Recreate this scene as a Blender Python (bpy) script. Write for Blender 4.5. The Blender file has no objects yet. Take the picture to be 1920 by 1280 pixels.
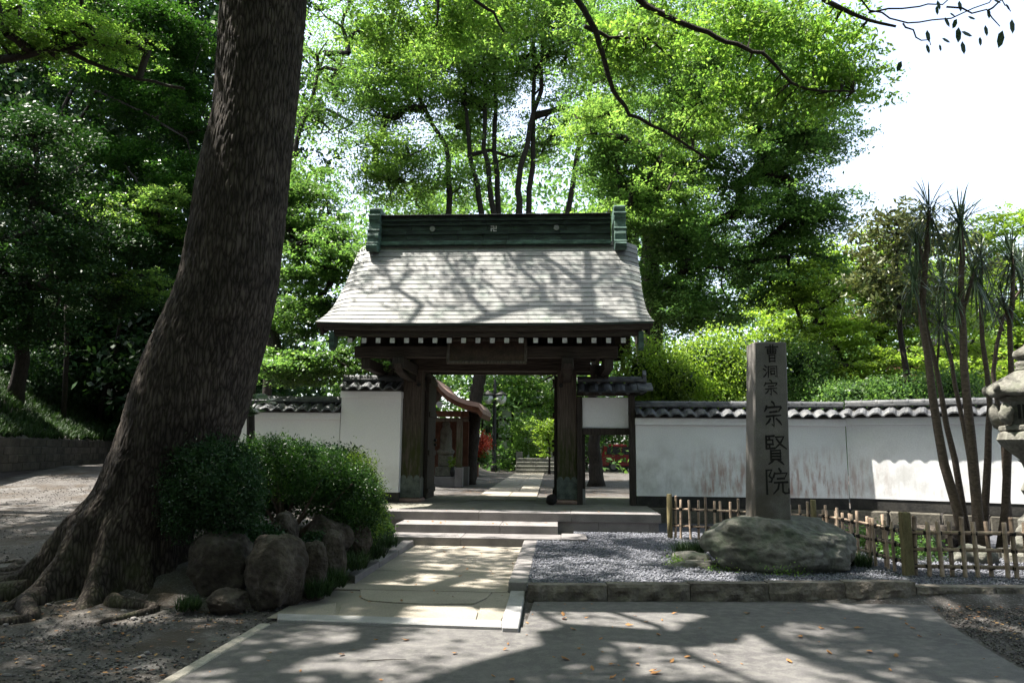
import bpy, bmesh, math, random
import numpy as np
from mathutils import Vector, Matrix, noise
R = math.radians
PI = math.pi
random.seed(7)
rng = np.random.default_rng(11)
sc = bpy.context.scene
COL = sc.collection

# ------------------------------------------------------------------ camera
F = 1400.0          # focal length in pixels of the 1920 wide photograph
EYE = 1.6
yaw = math.atan(86 / 1400); pit = math.atan(205 / 1400); roll = R(.5)
cf = Vector((-math.sin(yaw) * math.cos(pit), math.cos(yaw) * math.cos(pit), math.sin(pit)))
cr = Vector((math.cos(yaw), math.sin(yaw), 0)); cu = cr.cross(cf)
cr, cu = cr * math.cos(roll) + cu * math.sin(roll), cu * math.cos(roll) - cr * math.sin(roll)
cam = bpy.data.cameras.new('camera'); camo = bpy.data.objects.new('camera', cam); COL.objects.link(camo)
cam.sensor_width = 36; cam.lens = 36 * F / 1920; cam.clip_start = .05; cam.clip_end = 600
M = Matrix((cr, cu, -cf)).transposed().to_4x4(); M.translation = Vector((0, 0, EYE)); camo.matrix_world = M
sc.camera = camo
# ------------------------------------------------------------------ light
SUN = Vector((-.44, .012, .88)).normalized()      # towards the sun
w = bpy.data.worlds.new('World'); sc.world = w; w.use_nodes = True
nt = w.node_tree; bg = nt.nodes['Background']
sky = nt.nodes.new('ShaderNodeTexSky'); sky.sky_type = 'NISHITA'; sky.sun_disc = False
sky.sun_elevation = math.asin(SUN.z); sky.sun_rotation = math.atan2(SUN.x, SUN.y)
sky.air_density = 1.0; sky.dust_density = 2.0; sky.ozone_density = 1.2
hz = nt.nodes.new('ShaderNodeHueSaturation'); hz.inputs['Saturation'].default_value = .65; hz.inputs['Value'].default_value = 1.15   # thin spring haze
nt.links.new(sky.outputs[0], hz.inputs['Color']); nt.links.new(hz.outputs[0], bg.inputs[0]); bg.inputs[1].default_value = .115
sl = bpy.data.lights.new('sun', 'SUN'); sl.energy = 5.0; sl.angle = R(.53); sl.color = (1, .95, .86)
so = bpy.data.objects.new('sun', sl); COL.objects.link(so); so.rotation_euler = SUN.to_track_quat('Z', 'Y').to_euler()
sc.view_settings.view_transform = 'Standard'; sc.view_settings.look = 'None'; sc.view_settings.gamma = 1
sc.view_settings.exposure = 1.95; sc.view_settings.use_curve_mapping = False
sc.cycles.max_bounces = 8; sc.cycles.transparent_max_bounces = 8
sc.cycles.diffuse_bounces = 3; sc.cycles.transmission_bounces = 5

# measuring helpers: a sight line of the photograph meets an upright plane / a level plane of the place
def sight(x, y): return cf + cr * ((x - 960) / F) - cu * ((y - 640) / F)
def AY(x, y, Y): d = sight(x, y); return Vector((0, 0, EYE)) + d * (Y / d.y)
def G(x, y, z=0): d = sight(x, y); return Vector((0, 0, EYE)) + d * ((z - EYE) / d.z)

# ------------------------------------------------------------------ materials
def mat(name, cols, scale=4, rough=.8, bump=.3, bscale=30, detail=6, rnd=0.0, stretch=(1, 1, 1), bdist=.01, metal=0, coord='pos', spec=.3, fac2=None):
    m = bpy.data.materials.new(name); m.use_nodes = True; n = m.node_tree.nodes; L = m.node_tree.links
    p = n['Principled BSDF']; p.inputs['Roughness'].default_value = rough; p.inputs['Metallic'].default_value = metal
    p.inputs['Specular IOR Level'].default_value = spec
    if coord == 'uv':
        tc = n.new('ShaderNodeTexCoord'); src = tc.outputs['UV']
    else:
        g = n.new('ShaderNodeNewGeometry'); src = g.outputs['Position']
    mp = n.new('ShaderNodeMapping'); mp.inputs['Scale'].default_value = stretch; L.new(src, mp.inputs[0])
    oi = n.new('ShaderNodeObjectInfo')
    add = n.new('ShaderNodeVectorMath'); add.operation = 'MULTIPLY_ADD'
    cmb = n.new('ShaderNodeCombineXYZ'); 
    for k in range(3): L.new(oi.outputs['Random'], cmb.inputs[k])
    L.new(cmb.outputs[0], add.inputs[0]); add.inputs[1].default_value = (7, 13, 5) if rnd else (0, 0, 0); L.new(mp.outputs[0], add.inputs[2])
    nz = n.new('ShaderNodeTexNoise'); nz.inputs['Scale'].default_value = scale; nz.inputs['Detail'].default_value = detail
    L.new(add.outputs[0], nz.inputs['Vector'])
    cr_ = n.new('ShaderNodeValToRGB'); e = cr_.color_ramp.elements
    k = len(cols)
    e[0].position = .3; e[1].position = .7; e[0].color = (*cols[0], 1); e[1].color = (*cols[-1], 1)
    for i in range(1, k - 1):
        q = e.new(.3 + .4 * i / (k - 1)); q.color = (*cols[i], 1)
    L.new(nz.outputs['Fac'], cr_.inputs[0]); out = cr_.outputs[0]
    # fine value speckle
    n2 = n.new('ShaderNodeTexNoise'); n2.inputs['Scale'].default_value = bscale; n2.inputs['Detail'].default_value = 8; L.new(add.outputs[0], n2.inputs['Vector'])
    mr = n.new('ShaderNodeMapRange'); mr.inputs[1].default_value = .3; mr.inputs[2].default_value = .7; mr.inputs[3].default_value = .72; mr.inputs[4].default_value = 1.25
    L.new(n2.outputs['Fac'], mr.inputs[0])
    hs = n.new('ShaderNodeHueSaturation'); L.new(out, hs.inputs['Color'])
    if rnd:
        m2 = n.new('ShaderNodeMapRange'); m2.inputs[3].default_value = 1 - rnd; m2.inputs[4].default_value = 1 + rnd; L.new(oi.outputs['Random'], m2.inputs[0])
        mm = n.new('ShaderNodeMath'); mm.operation = 'MULTIPLY'; L.new(mr.outputs[0], mm.inputs[0]); L.new(m2.outputs[0], mm.inputs[1]); L.new(mm.outputs[0], hs.inputs['Value'])
    else: L.new(mr.outputs[0], hs.inputs['Value'])
    L.new(hs.outputs[0], p.inputs['Base Color'])
    b = n.new('ShaderNodeBump'); b.inputs['Strength'].default_value = bump; b.inputs['Distance'].default_value = bdist
    L.new(n2.outputs['Fac'], b.inputs['Height']); L.new(b.outputs[0], p.inputs['Normal'])
    m['hs'] = hs.name
    return m
def overlay(m, col, scale, lo, hi, zlo=None, zhi=None, stretch=(1, 1, 1), amt=1.0, thresh=(.45, .6)):
    """stains of another colour: noise mask, optionally only between two heights (moss at the foot of a post, rust on a wall)"""
    n = m.node_tree.nodes; L = m.node_tree.links; p = n['Principled BSDF']
    src = p.inputs['Base Color'].links[0].from_socket
    g = n.new('ShaderNodeNewGeometry'); mp = n.new('ShaderNodeMapping'); mp.inputs['Scale'].default_value = stretch; L.new(g.outputs['Position'], mp.inputs[0])
    nz = n.new('ShaderNodeTexNoise'); nz.inputs['Scale'].default_value = scale; nz.inputs['Detail'].default_value = 7; nz.inputs['Roughness'].default_value = .65; L.new(mp.outputs[0], nz.inputs['Vector'])
    mr = n.new('ShaderNodeMapRange'); mr.inputs[1].default_value = thresh[0]; mr.inputs[2].default_value = thresh[1]; mr.inputs[4].default_value = amt; L.new(nz.outputs['Fac'], mr.inputs[0])
    f = mr.outputs[0]
    sp = n.new('ShaderNodeSeparateXYZ'); L.new(g.outputs['Position'], sp.inputs[0])
    for axis, a, b in (('Z', zlo, zhi), ('X', lo, hi)):
        if a is None: continue
        for v0, v1 in ((a[0], a[1]), (b[1], b[0])):
            q = n.new('ShaderNodeMapRange'); q.inputs[1].default_value = v0; q.inputs[2].default_value = v1; L.new(sp.outputs[axis], q.inputs[0])
            k = n.new('ShaderNodeMath'); k.operation = 'MULTIPLY'; L.new(f, k.inputs[0]); L.new(q.outputs[0], k.inputs[1]); f = k.outputs[0]
    mx = n.new('ShaderNodeMix'); mx.data_type = 'RGBA'; L.new(f, mx.inputs[0]); L.new(src, mx.inputs[6]); mx.inputs[7].default_value = (*col, 1)
    L.new(mx.outputs[2], p.inputs['Base Color']); return m
def leafmat(name, cols, tr=(.2, .4, .05), trans=.45, gloss=.35, spec=.3):
    m = bpy.data.materials.new(name); m.use_nodes = True; n = m.node_tree.nodes; L = m.node_tree.links
    p = n['Principled BSDF']; p.inputs['Roughness'].default_value = gloss; p.inputs['Specular IOR Level'].default_value = spec
    g = n.new('ShaderNodeNewGeometry'); cr_ = n.new('ShaderNodeValToRGB'); e = cr_.color_ramp.elements
    e[0].color = (*cols[0], 1); e[1].color = (*cols[-1], 1)
    for i in range(1, len(cols) - 1): e.new(i / (len(cols) - 1)).color = (*cols[i], 1)
    L.new(g.outputs['Random Per Island'], cr_.inputs[0])
    nz = n.new('ShaderNodeTexNoise'); nz.inputs['Scale'].default_value = .9; nz.inputs['Detail'].default_value = 3; L.new(g.outputs['Position'], nz.inputs['Vector'])
    mr = n.new('ShaderNodeMapRange'); mr.inputs[1].default_value = .3; mr.inputs[2].default_value = .7; mr.inputs[3].default_value = .6; mr.inputs[4].default_value = 1.35; L.new(nz.outputs['Fac'], mr.inputs[0])
    hs = n.new('ShaderNodeHueSaturation'); L.new(cr_.outputs[0], hs.inputs['Color']); L.new(mr.outputs[0], hs.inputs['Value'])
    L.new(hs.outputs[0], p.inputs['Base Color'])
    t = n.new('ShaderNodeBsdfTranslucent'); mu = n.new('ShaderNodeMix'); mu.data_type = 'RGBA'; mu.blend_type = 'MULTIPLY'; mu.inputs[0].default_value = 1
    L.new(hs.outputs[0], mu.inputs[6]); mu.inputs[7].default_value = (tr[0] * 11, tr[1] * 5.4, tr[2] * 13, 1)
    mu.clamp_result = False
    L.new(mu.outputs[2], t.inputs['Color'])
    mx = n.new('ShaderNodeMixShader'); mx.inputs[0].default_value = trans; L.new(p.outputs[0], mx.inputs[1]); L.new(t.outputs[0], mx.inputs[2])
    L.new(mx.outputs[0], n['Material Output'].inputs['Surface']); return m

MT = {}
MT['road'] = mat('asphalt', [(.07, .066, .067), (.106, .101, .1)], 1.2, .85, .5, 160, bdist=.004)
overlay(MT['road'], (.15, .145, .135), 9, None, None, amt=.5)
overlay(MT['road'], (.21, .2, .19), 75, None, None, thresh=(.6, .66), amt=.8)
overlay(MT['road'], (.035, .035, .036), 60, None, None, thresh=(.58, .66), amt=.6)
MT['dirt'] = mat('gravelly dirt', [(.04, .035, .032), (.07, .063, .058), (.11, .105, .1)], 2.2, .95, .9, 45, bdist=.02)
overlay(MT['dirt'], (.2, .19, .19), 38, None, None, thresh=(.56, .62), amt=.7)
overlay(MT['dirt'], (.045, .033, .022), 1.3, None, None, thresh=(.5, .62), amt=.7)
MT['gravelbase'] = mat('garden gravel base', [(.05, .052, .062), (.09, .092, .105)], 9, .95, .8, 90)
MT['pebble'] = mat('grey blue gravel stones', [(.07, .074, .09), (.14, .145, .17), (.25, .25, .27)], 40, .8, .3, 120)
MT['slab'] = mat('pale stone paving', [(.19, .17, .14), (.28, .25, .21)], 1.6, .8, .25, 70, rnd=.06)
overlay(MT['slab'], (.2, .18, .15), 4, None, None, thresh=(.55, .7), amt=.5)
MT['granite'] = mat('grey granite', [(.13, .12, .12), (.21, .195, .19)], 3, .7, .2, 160, rnd=.08)
MT['granite_white'] = mat('pale granite', [(.22, .218, .222), (.31, .305, .305)], 4, .7, .2, 160, rnd=.05)
MT['kerb'] = mat('rough kerb stone', [(.07, .06, .052), (.14, .122, .102), (.2, .18, .155)], 5, .9, .9, 22, rnd=.1, bdist=.03)
MT['platform'] = mat('weathered platform paving', [(.13, .125, .1), (.19, .18, .15)], 2.5, .85, .3, 60)
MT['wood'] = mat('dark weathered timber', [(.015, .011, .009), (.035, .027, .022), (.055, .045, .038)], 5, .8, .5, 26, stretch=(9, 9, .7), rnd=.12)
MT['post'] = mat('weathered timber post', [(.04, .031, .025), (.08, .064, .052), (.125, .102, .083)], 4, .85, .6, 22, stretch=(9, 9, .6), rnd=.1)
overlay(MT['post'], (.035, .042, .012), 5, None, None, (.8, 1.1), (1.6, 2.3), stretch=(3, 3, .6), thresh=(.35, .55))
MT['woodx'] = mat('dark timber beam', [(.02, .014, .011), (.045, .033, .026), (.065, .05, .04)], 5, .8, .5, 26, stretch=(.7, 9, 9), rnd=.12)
MT['redwood'] = mat('reddish timber', [(.075, .03, .018), (.13, .058, .035)], 4, .7, .3, 25)
MT['rafterend'] = mat('white painted rafter end', [(.4, .39, .38), (.65, .64, .64)], 14, .8, .2, 60)
MT['copper'] = mat('pale weathered copper sheet', [(.135, .135, .131), (.175, .174, .168), (.215, .213, .203)], 3, .55, .12, 60, rnd=.09, stretch=(1, 1, 1))
overlay(MT['copper'], (.16, .2, .17), 2.2, None, None, thresh=(.5, .75), amt=.6)
MT['verdigris'] = mat('green verdigris copper', [(.028, .055, .045), (.06, .11, .09), (.11, .18, .15)], 5, .55, .25, 30, rnd=.1, stretch=(1, 1, 2.5))
overlay(MT['verdigris'], (.02, .03, .025), 3, None, None, stretch=(1, 1, 3), thresh=(.5, .68), amt=.8)
MT['ridgecopper'] = mat('dark green ridge copper', [(.008, .011, .011), (.02, .032, .028), (.045, .07, .06)], 4, .5, .3, 26, stretch=(.8, 1, 3), rnd=.1)
MT['plaque'] = mat('dark carved plaque', [(.025, .016, .012), (.06, .033, .022)], 6, .7, .4, 30)
MT['plaster'] = mat('white plaster', [(.78, .785, .8), (.84, .84, .85)], 1.5, .9, .1, 40)
MT['plaster'].node_tree.nodes['Map Range'].inputs[3].default_value = .93; MT['plaster'].node_tree.nodes['Map Range'].inputs[4].default_value = 1.03
MT['plasterR'] = mat('stained white plaster', [(.76, .765, .78), (.84, .84, .85)], 1.2, .9, .12, 40)
MT['plasterR'].node_tree.nodes['Map Range'].inputs[3].default_value = .9; MT['plasterR'].node_tree.nodes['Map Range'].inputs[4].default_value = 1.03
overlay(MT['plasterR'], (.36, .35, .33), 1.7, None, None, (.5, .8), (1.3, 2.0), thresh=(.45, .65), amt=.5)
overlay(MT['plasterR'], (.2, .19, .18), 5, None, None, (.72, .76), (.9, 1.5), stretch=(2.5, 2.5, .3), thresh=(.5, .66), amt=.25)
overlay(MT['plasterR'], (.3, .12, .07), 3.2, (2.6, 3.2), (5.9, 6.9), (.6, .8), (1.15, 1.8), stretch=(3.2, 3.2, .6), thresh=(.46, .6), amt=.62)
overlay(MT['plaster'], (.45, .44, .42), 1.3, None, None, (.6, .75), (1.0, 1.7), thresh=(.48, .66), amt=.5)
MT['footing'] = mat('dark wall footing', [(.018, .018, .018), (.05, .047, .042)], 4, .9, .5, 30)
MT['footstone'] = mat('mossy footing stone', [(.06, .055, .045), (.12, .11, .09)], 3, .95, .8, 25, rnd=.2)
MT['tile'] = mat('grey roof tile', [(.05, .053, .06), (.09, .093, .1), (.14, .14, .14)], 7, .5, .25, 50, rnd=.22)
MT['stele'] = mat('grey stone pillar', [(.12, .112, .105), (.175, .162, .15)], 3, .8, .3, 110)
overlay(MT['stele'], (.07, .06, .045), 2.5, None, None, (.6, .75), (1.0, 1.9), thresh=(.35, .6), amt=.8)
MT['ink'] = mat('dark carved strokes', [(.012, .011, .01), (.025, .022, .02)], 6, .9, .3, 60)
MT['rock'] = mat('greenish boulder', [(.055, .055, .046), (.115, .112, .095), (.185, .18, .158)], 2.6, .85, .9, 14, bdist=.03, rnd=.05)
overlay(MT['rock'], (.06, .085, .05), 3, None, None, thresh=(.48, .62), amt=.6)
MT['rockb'] = mat('brown garden boulder', [(.025, .02, .016), (.05, .041, .033), (.085, .072, .06)], 4, .95, 1, 16, bdist=.04, rnd=.12)
MT['bamboo'] = mat('aged bamboo', [(.2, .145, .105), (.36, .27, .2)], 9, .5, .25, 40, stretch=(1, 1, .4), rnd=.25)
MT['bamboo_dark'] = mat('dark weathered bamboo', [(.1, .08, .06), (.2, .16, .125)], 9, .6, .3, 40, rnd=.25)
MT['cord'] = mat('black palm cord', [(.01, .009, .009), (.025, .022, .02)], 20, .9, .4, 80)
MT['fpost'] = mat('mossy fence post', [(.12, .1, .05), (.2, .17, .09)], 5, .9, .5, 30, stretch=(4, 4, 1))
MT['stone'] = mat('lantern stone', [(.08, .076, .064), (.14, .135, .118), (.2, .195, .17)], 5, .9, .7, 24, bdist=.02)
overlay(MT['stone'], (.07, .08, .05), 5, None, None, thresh=(.5, .65), amt=.6)
MT['bark2'] = mat('dark tree bark', [(.014, .011, .009), (.036, .029, .023)], 8, .9, .8, 22, stretch=(3, 3, .8), bdist=.03)
MT['bark3'] = mat('grey brown bark', [(.06, .045, .034), (.13, .1, .076)], 9, .9, .8, 30, stretch=(2, 2, 4), bdist=.01)
MT['concrete'] = mat('pale concrete edge', [(.22, .2, .17), (.32, .3, .26)], 5, .9, .4, 60)
MT['brick'] = mat('dark retaining block', [(.035, .03, .026), (.075, .065, .055)], 4, .95, .7, 30, rnd=.25)
MT['white'] = mat('white paint', [(.7, .7, .7), (.8, .8, .8)], 4, .6, .1, 40)
MT['black'] = mat('black metal', [(.012, .012, .013), (.02, .02, .02)], 4, .5, .1, 40)
MT['glass'] = mat('frosted lamp glass', [(.5, .52, .52), (.62, .63, .62)], 4, .25, .05, 40)
MT['red'] = mat('red car paint', [(.13, .006, .009), (.16, .008, .012)], 2, .25, .02, 40, spec=.6)
MT['window'] = mat('dark car glass', [(.01, .012, .014), (.02, .024, .026)], 2, .08, .01, 40, spec=.8)
MT['rubber'] = mat('black tyre', [(.012, .012, .012), (.02, .02, .02)], 5, .8, .2, 60)
MT['steel'] = mat('grey wheel metal', [(.14, .14, .145), (.2, .2, .205)], 5, .35, .1, 60, metal=.7)
MT['rustwood'] = mat('pinkish base stone', [(.22, .14, .12), (.32, .22, .19)], 5, .8, .3, 60)
MT['fallen'] = leafmat('dry fallen leaf', [(.2, .07, .025), (.3, .14, .05), (.36, .25, .1)], (.08, .1, .05), .2, .6)
# leaves
MT['leaf_spring'] = leafmat('bright spring leaves', [(.095, .185, .055), (.145, .25, .075), (.22, .32, .11)], (.14, .29, .06), .62)
MT['leaf_yellow'] = leafmat('yellow green leaves', [(.12, .21, .04), (.18, .29, .055), (.26, .36, .09)], (.14, .28, .05), .6)
MT['leaf_mid'] = leafmat('mid green leaves', [(.048, .108, .036), (.085, .17, .052), (.145, .24, .08)], (.135, .28, .06), .55)
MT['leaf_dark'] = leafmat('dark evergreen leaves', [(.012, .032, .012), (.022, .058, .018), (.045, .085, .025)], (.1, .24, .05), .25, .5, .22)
MT['leaf_blue'] = leafmat('blue green leaves', [(.012, .035, .013), (.022, .06, .02), (.042, .085, .03)], (.1, .24, .06), .35)
MT['leaf_olive'] = leafmat('olive broad leaves', [(.05, .08, .03), (.09, .11, .04), (.12, .13, .05)], (.1, .2, .05), .3, .35)
MT['leaf_camphor'] = leafmat('glossy camphor leaves', [(.075, .16, .035), (.13, .24, .045), (.2, .3, .07)], (.14, .29, .07), .6, .42, .3)
MT['leaf_red'] = leafmat('red shrub leaves', [(.2, .02, .012), (.38, .045, .02), (.5, .1, .04)], (.09, .14, .08), .4)
MT['grass'] = leafmat('grass blades', [(.03, .07, .015), (.06, .12, .025), (.1, .16, .04)], (.1, .22, .05), .3, .6)
MT['leaf_deep'] = leafmat('deep green leaves', [(.018, .055, .012), (.032, .09, .017), (.06, .13, .025)], (.11, .24, .05), .38)
MT['grass_dark'] = leafmat('dark grass blades', [(.014, .034, .01), (.026, .06, .018), (.048, .085, .025)], (.1, .22, .05), .2, .6)
MT['sleeve'] = mat('dull copper sleeve', [(.04, .05, .045), (.08, .1, .09), (.12, .14, .125)], 9, .5, .5, 40)
MT['pebble_dirt'] = mat('brown grey loose stones', [(.035, .03, .027), (.08, .074, .07), (.15, .145, .14)], 30, .9, .3, 120)
MT['blade'] = leafmat('sword leaves', [(.035, .06, .03), (.06, .1, .05), (.1, .14, .07)], (.1, .2, .08), .25, .3, .5)

# ------------------------------------------------------------------ object helpers
def tag(o, label=None, cat=None, group=None, kind=None):
    if label: o['label'] = label
    if cat: o['category'] = cat
    if group: o['group'] = group
    if kind: o['kind'] = kind
    return o
def thing(name, label, cat, loc=(0, 0, 0), group=None):
    o = bpy.data.objects.new(name, None); COL.objects.link(o); o.location = loc; o.empty_display_size = .1
    return tag(o, label, cat, group)
def link(name, me, parent=None, loc=None, rot=None):
    """loc is in world space; the parent's own place is taken off (parents are never turned)"""
    o = bpy.data.objects.new(name, me); COL.objects.link(o)
    L = Vector(loc) if loc is not None else Vector((0, 0, 0))
    if rot is not None: o.rotation_euler = rot
    if parent is not None:
        o.parent = parent; L = L - wloc(parent)
    o.location = L
    return o
def wloc(o):
    v = Vector(o.location)
    while o.parent: o = o.parent; v = v + Vector(o.location)
    return v
class MB:
    def __init__(s): s.v = []; s.f = []
    def add(s, vs, fs):
        k = len(s.v); s.v += [tuple(v) for v in vs]; s.f += [tuple(i + k for i in f) for f in fs]; return s
    def box(s, x0, x1, y0, y1, z0, z1, jit=0):
        vs = [(x, y, z) for z in (z0, z1) for y in (y0, y1) for x in (x0, x1)]
        if jit: vs = [tuple(c + random.uniform(-jit, jit) for c in v) for v in vs]
        return s.add(vs, [(0, 2, 3, 1), (4, 5, 7, 6), (0, 1, 5, 4), (2, 6, 7, 3), (0, 4, 6, 2), (1, 3, 7, 5)])
    def prism(s, pts, axis, a, b):
        """outline pts (u,v) extruded from a to b along axis"""
        n = len(pts)
        def mk(p, t): return {'x': (t, p[0], p[1]), 'y': (p[0], t, p[1]), 'z': (p[0], p[1], t)}[axis]
        return s.add([mk(p, a) for p in pts] + [mk(p, b) for p in pts], [tuple(range(n))[::-1], tuple(range(n, 2 * n))] + [(i, (i + 1) % n, n + (i + 1) % n, n + i) for i in range(n)])
    def tube(s, pts, rad, n=8, cap=True):
        pts = [Vector(p) for p in pts]; m = len(pts)
        if not hasattr(rad, '__len__'): rad = [rad] * m
        up = Vector((0, 0, 1)) if abs((pts[-1] - pts[0]).normalized().z) < .9 else Vector((1, 0, 0))
        vs = []
        for i, p in enumerate(pts):
            d = (pts[min(i + 1, m - 1)] - pts[max(i - 1, 0)]).normalized(); a = d.cross(up).normalized(); b = a.cross(d)
            for k in range(n):
                t = 2 * PI * k / n; vs.append(p + (a * math.cos(t) + b * math.sin(t)) * rad[i])
        fs = [(i * n + k, i * n + (k + 1) % n, (i + 1) * n + (k + 1) % n, (i + 1) * n + k) for i in range(m - 1) for k in range(n)]
        if cap: fs += [tuple(range(n))[::-1], tuple(range((m - 1) * n, m * n))]
        return s.add(vs, fs)
    def lathe(s, prof, c=(0, 0, 0), n=16, phase=0, fn=None):
        """profile (r,z) about a vertical axis"""
        vs = []
        for r, z in prof:
            for k in range(n):
                t = 2 * PI * k / n + phase; q = (r, z) if fn is None else fn(r, z, k, n)
                vs.append((c[0] + q[0] * math.cos(t), c[1] + q[0] * math.sin(t), c[2] + q[1]))
        m = len(prof)
        return s.add(vs, [(i * n + k, i * n + (k + 1) % n, (i + 1) * n + (k + 1) % n, (i + 1) * n + k) for i in range(m - 1) for k in range(n)] + [tuple(range(n))[::-1], tuple(range((m - 1) * n, m * n))])
    def xf(s, mtx): s.v = [tuple(mtx @ Vector(v)) for v in s.v]; return s
    def mesh(s, name, m, smooth=False, bevel=0, org=(0, 0, 0)):
        me = bpy.data.meshes.new(name); me.from_pydata([(a - org[0], b - org[1], c - org[2]) for a, b, c in s.v], [], s.f)
        me.materials.append(MT[m] if isinstance(m, str) else m)
        bm = bmesh.new(); bm.from_mesh(me)
        bmesh.ops.recalc_face_normals(bm, faces=bm.faces)
        if bevel: bmesh.ops.bevel(bm, geom=list(bm.edges), offset=bevel, segments=1, affect='EDGES')
        bm.to_mesh(me); bm.free()
        if smooth: me.shade_smooth()
        return me
    def build(s, name, m, parent=None, smooth=False, bevel=0):
        """verts are in world coordinates; the mesh's origin goes to the parent's place"""
        org = wloc(parent) if parent is not None else Vector((0, 0, 0))
        if parent is None and s.v:
            a = np.array(s.v); org = Vector((a[:, 0].mean(), a[:, 1].mean(), a[:, 2].min()))
        me = s.mesh(name, m, smooth, bevel, org)
        return link(name, me, parent, org)
def box(name, m, parent, x0, x1, y0, y1, z0, z1, bevel=.006, jit=0):
    return MB().box(x0, x1, y0, y1, z0, z1, jit).build(name, m, parent, bevel=bevel)
def npmesh(name, V, Fq, m):
    me = bpy.data.meshes.new(name); V = np.ascontiguousarray(V, dtype=np.float32); Fq = np.ascontiguousarray(Fq, dtype=np.int32)
    k = Fq.shape[1]
    me.vertices.add(len(V)); me.vertices.foreach_set('co', V.ravel())
    me.loops.add(Fq.size); me.loops.foreach_set('vertex_index', Fq.ravel())
    me.polygons.add(len(Fq)); me.polygons.foreach_set('loop_start', np.arange(0, Fq.size, k, dtype=np.int32))
    me.update(calc_edges=True); me.materials.append(MT[m]); return me
def leaf_mesh(name, P, m, size, up=.6, asp=.5, svar=.35, N=None):
    """one rhombic leaf per point"""
    n = len(P)
    nrm = rng.normal(size=(n, 3)); nrm /= np.linalg.norm(nrm, axis=1)[:, None]
    nrm = nrm * (1 - up) + np.array([0, 0, 1.0]) * up if N is None else nrm * (1 - up) + N * up
    nrm /= np.linalg.norm(nrm, axis=1)[:, None] + 1e-9
    a = np.cross(nrm, rng.normal(size=(n, 3))); a /= np.linalg.norm(a, axis=1)[:, None] + 1e-9; b = np.cross(nrm, a)
    s = (size * (1 + svar * rng.uniform(-1, 1, n)))[:, None]
    V = np.stack([P - a * s, P + b * s * asp + nrm * s * .12, P + a * s, P - b * s * asp + nrm * s * .12], 1).reshape(-1, 3)
    return npmesh(name, V, np.arange(4 * n).reshape(n, 4), m)
def spray(centers, per, spread, flat=.4, sub=6, subs=.3):
    """leaf points: every clump breaks up into smaller tufts"""
    C = np.repeat(centers, sub, axis=0) + rng.normal(size=(len(centers) * sub, 3)) * np.array([spread, spread, spread * flat]) * .85
    k = max(1, per // sub)
    P = np.repeat(C, k, axis=0) + rng.normal(size=(len(C) * k, 3)) * np.array([1, 1, flat * .9]) * spread * subs
    return P
def grow(trunk, centers, r0, seed=0, wob=.12, sag=.0, minr=.012):
    """branches from the trunk polyline to every clump, thickness by how much each carries; returns list of (points, radii)"""
    rs = random.Random(seed); pts = []; par = []
    for i, p in enumerate(trunk): pts.append(Vector(p)); par.append(i - 1)
    nb = len(pts); A = np.array([tuple(p) for p in pts])
    start = nb // 3
    order = sorted(range(len(centers)), key=lambda i: (Vector(centers[i]) - Vector(trunk[-1])).length)
    okidx = list(range(start, nb)); leafs = []
    arr = [tuple(pts[i]) for i in okidx]
    for ci in order:
        c = Vector(centers[ci]); a = np.array(arr); d = np.linalg.norm(a - np.array(c), axis=1) + .35 * np.maximum(0, a[:, 2] - c.z)
        j = okidx[int(d.argmin())]; p = pts[j]; L = (c - p).length; k = max(1, int(L / .6)); k = min(k, 7)
        prev = j
        for q in range(1, k + 1):
            t = q / k; v = p.lerp(c, t) + Vector((rs.uniform(-1, 1), rs.uniform(-1, 1), rs.uniform(-1, 1))) * wob * L * math.sin(PI * t) + Vector((0, 0, sag * L * math.sin(PI * t)))
            pts.append(v); par.append(prev); prev = len(pts) - 1; okidx.append(prev); arr.append(tuple(v))
        leafs.append(prev)
    wgt = [0.0] * len(pts)
    for l in leafs: wgt[l] += 1
    for i in range(len(pts) - 1, nb - 1, -1): wgt[par[i]] += wgt[i]
    for i in range(nb - 1, 0, -1): wgt[i - 1] += wgt[i]
    tot = max(wgt[0], 1); rad = [max(minr, r0 * (x / tot) ** .48) for x in wgt]
    return pts, par, rad, nb
def limbs_mesh(name, pts, par, rad, nb, m, sides=5):
    V = []; Fs = []; k = 0
    for i in range(nb, len(pts)):
        j = par[i]; p = pts[j]; q = pts[i]; d = q - p
        if d.length < 1e-4: continue
        d.normalize(); a = d.cross(Vector((.3, .1, 1))).normalized(); b = a.cross(d)
        r1 = min(rad[j], rad[i] * 1.35); r2 = rad[i]; n = sides if r2 > .03 else 3
        for c, r in ((p, r1), (q, r2)):
            for t in range(n):
                an = 2 * PI * t / n; V.append(c + (a * math.cos(an) + b * math.sin(an)) * r)
        for t in range(n): Fs.append((k + t, k + (t + 1) % n, k + n + (t + 1) % n, k + n + t))
        k += 2 * n
    me = bpy.data.meshes.new(name); me.from_pydata([tuple(v) for v in V], [], Fs); me.materials.append(MT[m]); me.shade_smooth(); return me
def ell_centers(c, r, n, seed, hole=.0, hs=.35, shell=.45, zmin=None):
    out = []; rs = random.Random(seed); off = Vector((seed * 3.1, seed * 1.7, 0)); tries = 0
    while len(out) < n and tries < n * 40:
        tries += 1
        v = Vector((rs.gauss(0, 1), rs.gauss(0, 1), rs.gauss(0, 1))).normalized() * (shell + (1 - shell) * rs.random()) ** .7
        p = Vector((c[0] + v.x * r[0], c[1] + v.y * r[1], c[2] + v.z * r[2]))
        if zmin is not None and p.z < zmin: continue
        if hole and tries < n * 5 and noise.noise(p * hs + off) < hole - .35: continue
        out.append(tuple(p))
    return np.array(out).reshape(-1, 3)
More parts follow.
